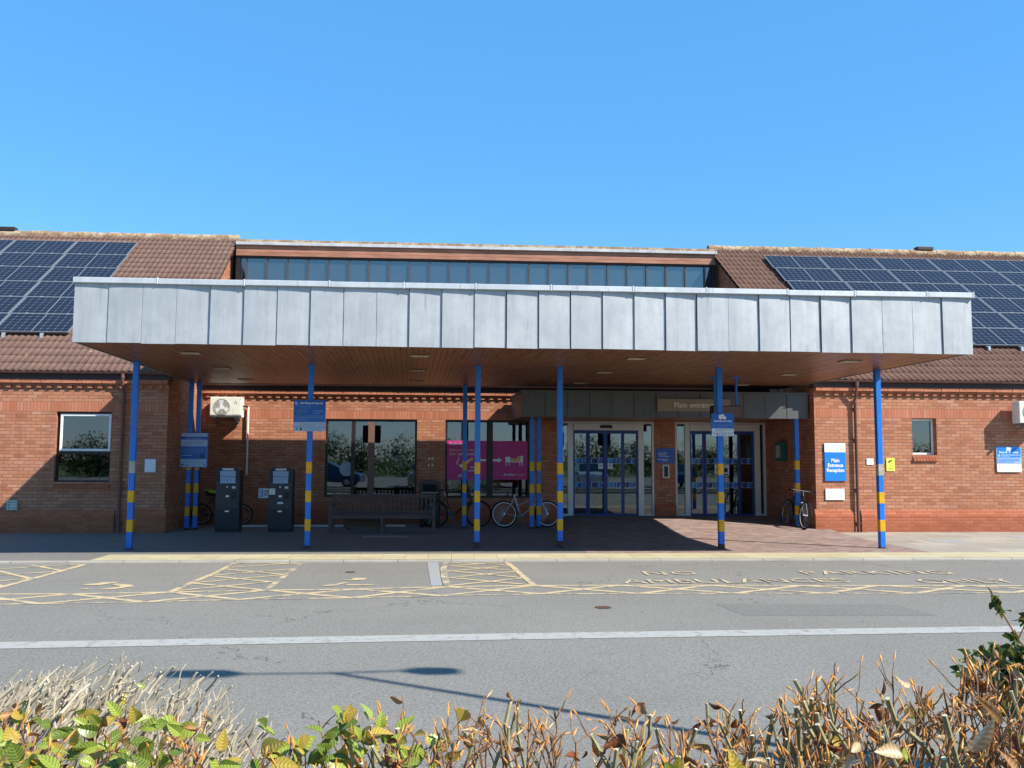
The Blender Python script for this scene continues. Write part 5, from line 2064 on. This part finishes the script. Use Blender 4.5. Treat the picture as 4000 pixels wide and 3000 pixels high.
# left of the middle: green sprays among clipped stems
for _ in range(38):
    x = r.uniform(-.66, -.08)
    y = yline(x) + r.uniform(-.15, .2)
    zt = ztop(x) - abs(r.gauss(0, .03)) - .01
    stem('g', x, y, zt - r.uniform(.2, .4), zt, r.choice([.002, .0026, .0035, .0055]), r.randint(2, 5), .12, .12)
for cx, cz, nn in ((-.255, 1.075, 16), (-.19, 1.10, 12), (-.12, 1.075, 12), (-.05, 1.045, 8), (-.42, 1.03, 9), (-.39, 1.06, 5), (-.31, 1.03, 10), (-.22, 1.04, 14), (-.52, 1.02, 8)):
    for _ in range(nn):
        x = cx + r.gauss(0, .03)
        green_leaf(gl['g'], (x, yline(x) + r.uniform(-.1, .1), cz + r.gauss(-.005, .02)), r)
for p, d in (((-.235, -18.13, 1.12), (.1, 0, 1)), ((-.23, -18.13, 1.12), (.5, -.1, .8)), ((-.24, -18.13, 1.118), (-.4, -.1, .9))):
    green_leaf(gl['g'], p, r, unit(d), .95)
scatter('g', 16, -.6, -.05, -.12, .15, .05, lambda x, y, z: dry_leaf(dl['g'], (x, y, z - .04), r, .9))
# far left: thick bright foliage
for _ in range(70):
    x = r.uniform(-2.1, -.6)
    y = yline(x) + r.uniform(-.2, .25)
    zt = ztop(x) - abs(r.gauss(0, .04)) - .02
    stem('g', x, y, zt - r.uniform(.2, .4), zt, r.choice([.002, .0026, .0035]), r.randint(3, 5), .25, .15)
scatter('g', 460, -2.1, -.62, -.2, .25, .06, lambda x, y, z: green_leaf(gl['g'], (x, y, z - .03), r))
scatter('g', 60, -2.1, -.62, -.2, .25, .05, lambda x, y, z: dry_leaf(dl['g'], (x, y, z - .03), r, .9))
# the body of the hedges below the picture
for _ in range(150):
    x = r.uniform(-2.2, 2.4)
    h = 'g' if x < -.1 else 'b'
    y = yline(x) + r.uniform(-.22, .25)
    z1 = r.uniform(.75, .95)
    tw[h].tube([(x, y, -.05), (x + r.gauss(0, .04), y + r.gauss(0, .03), z1 * .5), (x + r.gauss(0, .07), y + r.gauss(0, .05), z1)], [.011, .008, .004], 6, mi=1)
for _ in range(1000):
    x = r.uniform(-2.2, 2.4)
    y = yline(x) + r.uniform(-.25, .28)
    z = r.uniform(.08, .80)
    L = r.uniform(.05, .085)
    if x < -.15:
        leaf(gl['g'], (x, y, z), rdir(r), rdir(r), L, L * .65, .2, mi=r.choice([0, 1, 2]), nl=5, nw=2, corr=0)
    else:
        leaf(dl['b'], (x, y, z), rdir(r), rdir(r), L, L * .6, .3, mi=r.choice([0, 1, 2, 2]), nl=5, nw=2, corr=0)
for h, root in (('b', BH), ('g', GH)):
    tw[h].build('stems', ['twig', 'stem', 'cut', 'bud'], root)
    dl[h].build('withered_leaves', ['dry1', 'dry2', 'dry3'], root, smooth=True)
    gl[h].build('green_leaves', ['gr1', 'gr2', 'gr3'], root, smooth=True)

# bleached bare shrub beyond the leafy hedge
BS = thing('bare_shrub', 'bleached bare twiggy shrub at the left between hedge and road', 'shrub', (-1.35, -17.36, -.03), shear=False)
mb, lv = MB(), MB()
r = random.Random(5)


def bare_top(x):
    pts = [(-3, 1.02), (-1.45, 1.0), (-1.3, 1.05), (-1.05, 1.08), (-.9, 1.05), (-.78, .98), (-.66, .93), (-.55, .80), (-.4, .7)]
    for (a, b), (c, e) in zip(pts, pts[1:]):
        if x <= c:
            return b + (e - b) * (x - a) / (c - a)
    return .7


O = Vector((1.35, 17.36, .03))
for i in range(1050):
    x = -1.95 + 1.40 * r.random() ** .85
    y = -17.36 + r.gauss(0, .15)
    tz = bare_top(x) - abs(r.gauss(0, .11)) + (.03 if r.random() < .05 else 0)
    lean = r.gauss(.75, .35)
    ln = r.uniform(.06, .24)
    d = unit((lean, r.gauss(0, .3), 1.))
    tip = Vector((x, y, tz))
    q = [tip - d * ln]
    for j in range(3):
        q.append(q[0] + (tip - q[0]) * ((j + 1) / 3) + rdir(r) * .006)
    rt = r.uniform(.0018, .0042)
    mb.tube([p + O for p in q], [rt * 1.25, rt * 1.1, rt, rt * .85], 5)
    if r.random() < .35:
        d2 = unit(d + rdir(r) * .8)
        mb.tube([q[2] + O, q[2] + d2 * r.uniform(.02, .06) + O], rt * .7, 5)
for _ in range(60):
    x = r.uniform(-2.0, -.75)
    mb.tube([Vector((x * .6 - .55, -17.36 + r.gauss(0, .08), -.05)) + O, Vector((x - .1, -17.36 + r.gauss(0, .1), .45)) + O, Vector((x + .05, -17.36 + r.gauss(0, .14), .86)) + O], [.009, .006, .003], 6)
for _ in range(42):
    x = r.uniform(-1.7, -.75)
    p = Vector((x, -17.4 + r.gauss(0, .12), bare_top(x) - r.uniform(.05, .22))) + O
    for k in range(3):
        L = r.uniform(.02, .038)
        leaf(lv, p, rdir(r), unit(LIGHT + rdir(r)), L, L * .6, .2, mi=r.choice([0, 1]), nl=8, nw=4, corr=.02)
mb.build('twigs', 'bare', BS, smooth=True)
lv.build('young_leaves', ['gr1', 'gr2'], BS, smooth=True)

# dark leafy shrub with one tall shoot at the right edge
RS_ = thing('leafy_shrub', 'dark green shrub with one tall leaning shoot at the right edge', 'shrub', (2.25, -17.2, -.03), shear=False)
mb, lv = MB(), MB()
r = random.Random(9)
O = Vector((-2.25, 17.2, .03))
main = [(2.45, -17.2, .1), (2.3, -17.22, .6), (2.14, -17.24, .88), (2.03, -17.25, 1.02), (1.955, -17.26, 1.11), (1.905, -17.265, 1.19), (1.868, -17.27, 1.255)]
mb.tube([Vector(p) + O for p in main], [.008, .0065, .005, .004, .0032, .0025, .0018], 7)
side = [(main[4], (1.985, -17.26, 1.165), (2.0, -17.26, 1.20)), (main[3], (2.08, -17.2, 1.06), (2.13, -17.18, 1.10)), (main[2], (2.2, -17.2, .98), (2.28, -17.15, 1.08)), (main[3], (1.95, -17.3, 1.03), (1.88, -17.32, 1.035))]
for s in side:
    mb.tube([Vector(p) + O for p in s], [.003, .0022, .0015], 6)


def spray(p, n, sz, mi):
    for k in range(n):
        L = r.uniform(.6, 1.) * sz
        leaf(lv, Vector(p) + O + rdir(r) * .012, unit(rdir(r) + Vector((0, 0, -.35))), unit(LIGHT + rdir(r)), L, L * .62, r.uniform(0, .5), fold=.3, corr=.02, mi=r.choice(mi), nl=10, nw=4, veins=6)


for p in ((1.868, -17.27, 1.255), (1.88, -17.27, 1.24), (1.875, -17.27, 1.225), (1.895, -17.27, 1.205), (2.0, -17.26, 1.2), (1.985, -17.26, 1.18), (1.995, -17.25, 1.17), (1.94, -17.26, 1.12), (1.93, -17.27, 1.10), (2.13, -17.18, 1.10), (2.02, -17.2, 1.06), (1.88, -17.32, 1.035)):
    spray(p, 5, .044, [1, 1, 0])
for _ in range(190):
    t = r.random()
    cx, cz = 1.99 + r.gauss(0, .085), .985 + r.gauss(0, .085)
    if cx < 1.86 or cz > 1.02 + (cx - 1.86) * .55:
        cx, cz = r.uniform(1.88, 2.2), r.uniform(.85, 1.0)
    spray((cx, -17.22 + r.gauss(0, .1), cz), 3, .05, [0, 0, 0, 1])
for _ in range(60):
    spray((2.35 + r.gauss(0, .15), -17.2 + r.gauss(0, .12), r.uniform(.2, 1.05)), 3, .045, [0])
for _ in range(28):
    x = 2.1 + r.gauss(0, .12)
    mb.tube([Vector((2.4, -17.2, .3)) + O, Vector((x + .1, -17.2 + r.gauss(0, .08), .65)) + O, Vector((x, -17.2 + r.gauss(0, .1), .98)) + O], [.004, .003, .0015], 5)
mb.build('stems', 'twig', RS_, smooth=True)
lv.build('leaves', ['rose', 'rose2'], RS_, smooth=True)


# ------------------------------------------------------------------ what stands behind the viewer and shows in the glass
def tree(i, x, y, h, w, label, light):
    rr = random.Random(100 + i)
    t = thing('tree', label, 'tree', (x, y, -.2), 0, 'trees beyond the car park', shear=False)
    mb = MB()
    mb.tube([(0, 0, 0), (.05, 0, h * .3), (0, .05, h * .6), (.05, 0, h * .85)], [.2, .15, .09, .03], 8)
    for k in range(9):
        a = rr.uniform(0, 2 * pi)
        z = h * rr.uniform(.25, .6)
        mb.tube([(0, 0, z), (cos(a) * w * .25, sin(a) * w * .25, z + h * .12), (cos(a) * w * .42, sin(a) * w * .42, z + h * .2)], [.06, .04, .015], 5)
    mb.build('trunk', 'bark', t)
    lb = MB()
    blobs = [(rr.gauss(0, w * .24), rr.gauss(0, w * .2), h * rr.uniform(.1, .85), rr.uniform(.10, .2) * w) for _ in range(24)]
    for k in range(5200):
        b = rr.choice(blobs)
        d = rdir(rr)
        p = Vector(b[:3]) + d * b[3] * rr.uniform(.6, 1.05)
        L = rr.uniform(.08, .16)
        n = unit(d + rdir(rr) * .7)
        u = unit(n.cross(rdir(rr)))
        v = n.cross(u)
        lb.add([p - u * L, p + v * L * .5, p + u * L, p - v * L * .5], [(0, 1, 2, 3)], 0 if rr.random() < .7 else 1)
    lb.build('crown', ['tree2', 'tree'] if light else ['tree', 'tree2'], t)


for i in range(17):
    rr = random.Random(500 + i)
    tree(i, -62 + i * 7.6 + rr.uniform(-1, 1), -60 + rr.uniform(-2, 2), rr.uniform(2.4, 4.0), rr.uniform(7.5, 9.5), 'broad bushy tree beyond the car park behind the viewer', i % 3 == 0)


def car(x, y, rz, paint, label):
    t = thing('parked_car', label, 'car', (x, y, -.06), rz, 'cars parked behind the viewer', shear=False)
    M[paint] = M.get(paint) or plain(paint, {'silver_paint': '#b9bec2', 'blue_paint': '#31527c', 'red_paint': '#7c1f1f', 'white_paint': '#dfe2e3'}[paint], .22, .35, var=.02)
    body = [(-2.1, .32), (-2.14, .62), (-2.05, .88), (-1.3, .98), (1.0, 1.0), (1.95, .84), (2.1, .62), (2.08, .3)]
    mb = MB()
    w = .87
    n = len(body)
    vs = []
    for yy, k in ((-w, .97), (-w * .98, 1), (w * .98, 1), (w, .97)):
        vs += [(px * k, yy, pz if k == 1 else .3 + (pz - .3) * .93) for px, pz in body]
    fs = [tuple(range(n)), tuple(range(4 * n - 1, 3 * n - 1, -1))]
    for q in range(3):
        fs += [(q * n + i, q * n + (i + 1) % n, (q + 1) * n + (i + 1) % n, (q + 1) * n + i) for i in range(n)]
    mb.add(vs, fs)
    b = mb.build('body', paint, t, bevel=.05, smooth=True)
    mb = MB()
    cab = [(-1.75, .96), (-1.2, 1.42), (.15, 1.47), (1.15, .98)]
    a = [(px, -.78, pz) for px, pz in cab]
    a[1] = (-1.15, -.6, 1.42)
    a[2] = (.12, -.6, 1.47)
    c = [(px, -py, pz) for px, py, pz in a]
    mb.add(a + c, [(0, 1, 2, 3), (7, 6, 5, 4), (0, 4, 5, 1), (2, 6, 7, 3), (1, 5, 6, 2)])
    mb.build('glasshouse', 'glass_dark', t, bevel=.03)
    mb = MB()
    mb.box(-1.12, .1, -.58, .58, 1.43, 1.49)
    mb.build('roof', paint, t, bevel=.03)
    for px in (-1.3, 1.3):
        for s in (-1, 1):
            mb = MB()
            mb.disc((px, .31), .31, s * .72, s * .89, 22)
            wl = mb.build('wheel', 'rubber', t, bevel=.02)
            mb = MB()
            mb.disc((px, .31), .2, s * .885, s * .897, 16)
            mb.build('rim', 'rim', wl)
    for s in (-.6, .6):
        mb = MB()
        mb.box(2.0, 2.11, s - .17, s + .17, .62, .76)
        mb.build('headlight', 'chrome', t, bevel=.02)
        mb = MB()
        mb.box(-2.15, -2.05, s - .15, s + .15, .66, .84)
        mb.build('tail_light', 'red_lens', t, bevel=.02)


M['red_lens'] = plain('red_lens', '#a01212', .2)
for x, y, rz, p, lb in ((-7.5, -27.5, .1, 'blue_paint', 'blue car parked behind the viewer'), (-1.8, -28, 1.5, 'silver_paint', 'silver car parked nose out behind the viewer'), (3.2, -28, 1.62, 'red_paint', 'dark red car parked behind the viewer'), (8.6, -28.2, 1.55, 'white_paint', 'white car parked behind the viewer'), (14, -28, 1.6, 'blue_paint', 'blue car parked farthest right behind the viewer')):
    car(x, y, rz, p, lb)

# ------------------------------------------------------------------ light, sky, camera
W = bpy.data.worlds.new('World')
SC.world = W
W.use_nodes = True
nt = W.node_tree
bg = nt.nodes['Background']
sky = nt.nodes.new('ShaderNodeTexSky')
sky.sky_type = 'NISHITA'
sky.sun_disc = False
el = atan2(SUN.z, sqrt(SUN.x ** 2 + SUN.y ** 2))
sky.sun_elevation = el
sky.sun_rotation = atan2(SUN.x, SUN.y)
sky.altitude = 0
sky.air_density = 1.0
sky.dust_density = 0.
sky.ozone_density = 2.0
hs = nt.nodes.new('ShaderNodeHueSaturation')
hs.inputs['Saturation'].default_value = 1.38
hs.inputs['Value'].default_value = 1.0
nt.links.new(sky.outputs[0], hs.inputs['Color'])
mxw = nt.nodes.new('ShaderNodeMix')
mxw.data_type = 'RGBA'
mxw.inputs[0].default_value = .55
nt.links.new(hs.outputs[0], mxw.inputs[6])
mxw.inputs[7].default_value = (.78, 2.3, 4.7, 1)      # constant blue mixed in to brighten and even out the sky
nt.links.new(mxw.outputs[2], bg.inputs[0])
bg.inputs[1].default_value = .125
sl = bpy.data.lights.new('sun', 'SUN')
sl.energy = 5.0
sl.angle = radians(.53)
sl.color = (1, .945, .86)
so = bpy.data.objects.new('sun', sl)
COL.objects.link(so)
so.rotation_euler = (-SUN).to_track_quat('-Z', 'Y').to_euler()

cam = bpy.data.cameras.new('camera')
co = bpy.data.objects.new('camera', cam)
COL.objects.link(co)
psi, pit, rho = radians(3.9), math.atan(290 / 3400), .0045
fw = Vector((sin(psi) * cos(pit), cos(psi) * cos(pit), sin(pit)))
rt = Vector((cos(psi), -sin(psi), 0))
up = rt.cross(fw)
Rr, Uu = rt * cos(rho) + up * sin(rho), up * cos(rho) - rt * sin(rho)
co.matrix_world = Matrix(((Rr.x, Uu.x, -fw.x, 0), (Rr.y, Uu.y, -fw.y, -20.2), (Rr.z, Uu.z, -fw.z, 1.725), (0, 0, 0, 1)))
cam.sensor_fit = 'HORIZONTAL'
cam.sensor_width = 36
cam.lens = 36 * 3400 / 4000
cam.clip_start = .05
cam.clip_end = 3000
SC.camera = co
SC.render.resolution_x, SC.render.resolution_y = 1024, 768
vs = SC.view_settings
vs.view_transform = 'Standard'
vs.look = 'None'
vs.exposure = .88
vs.gamma = 1
vs.use_curve_mapping = False
SC.cycles.max_bounces = 8
SC.cycles.transparent_max_bounces = 12
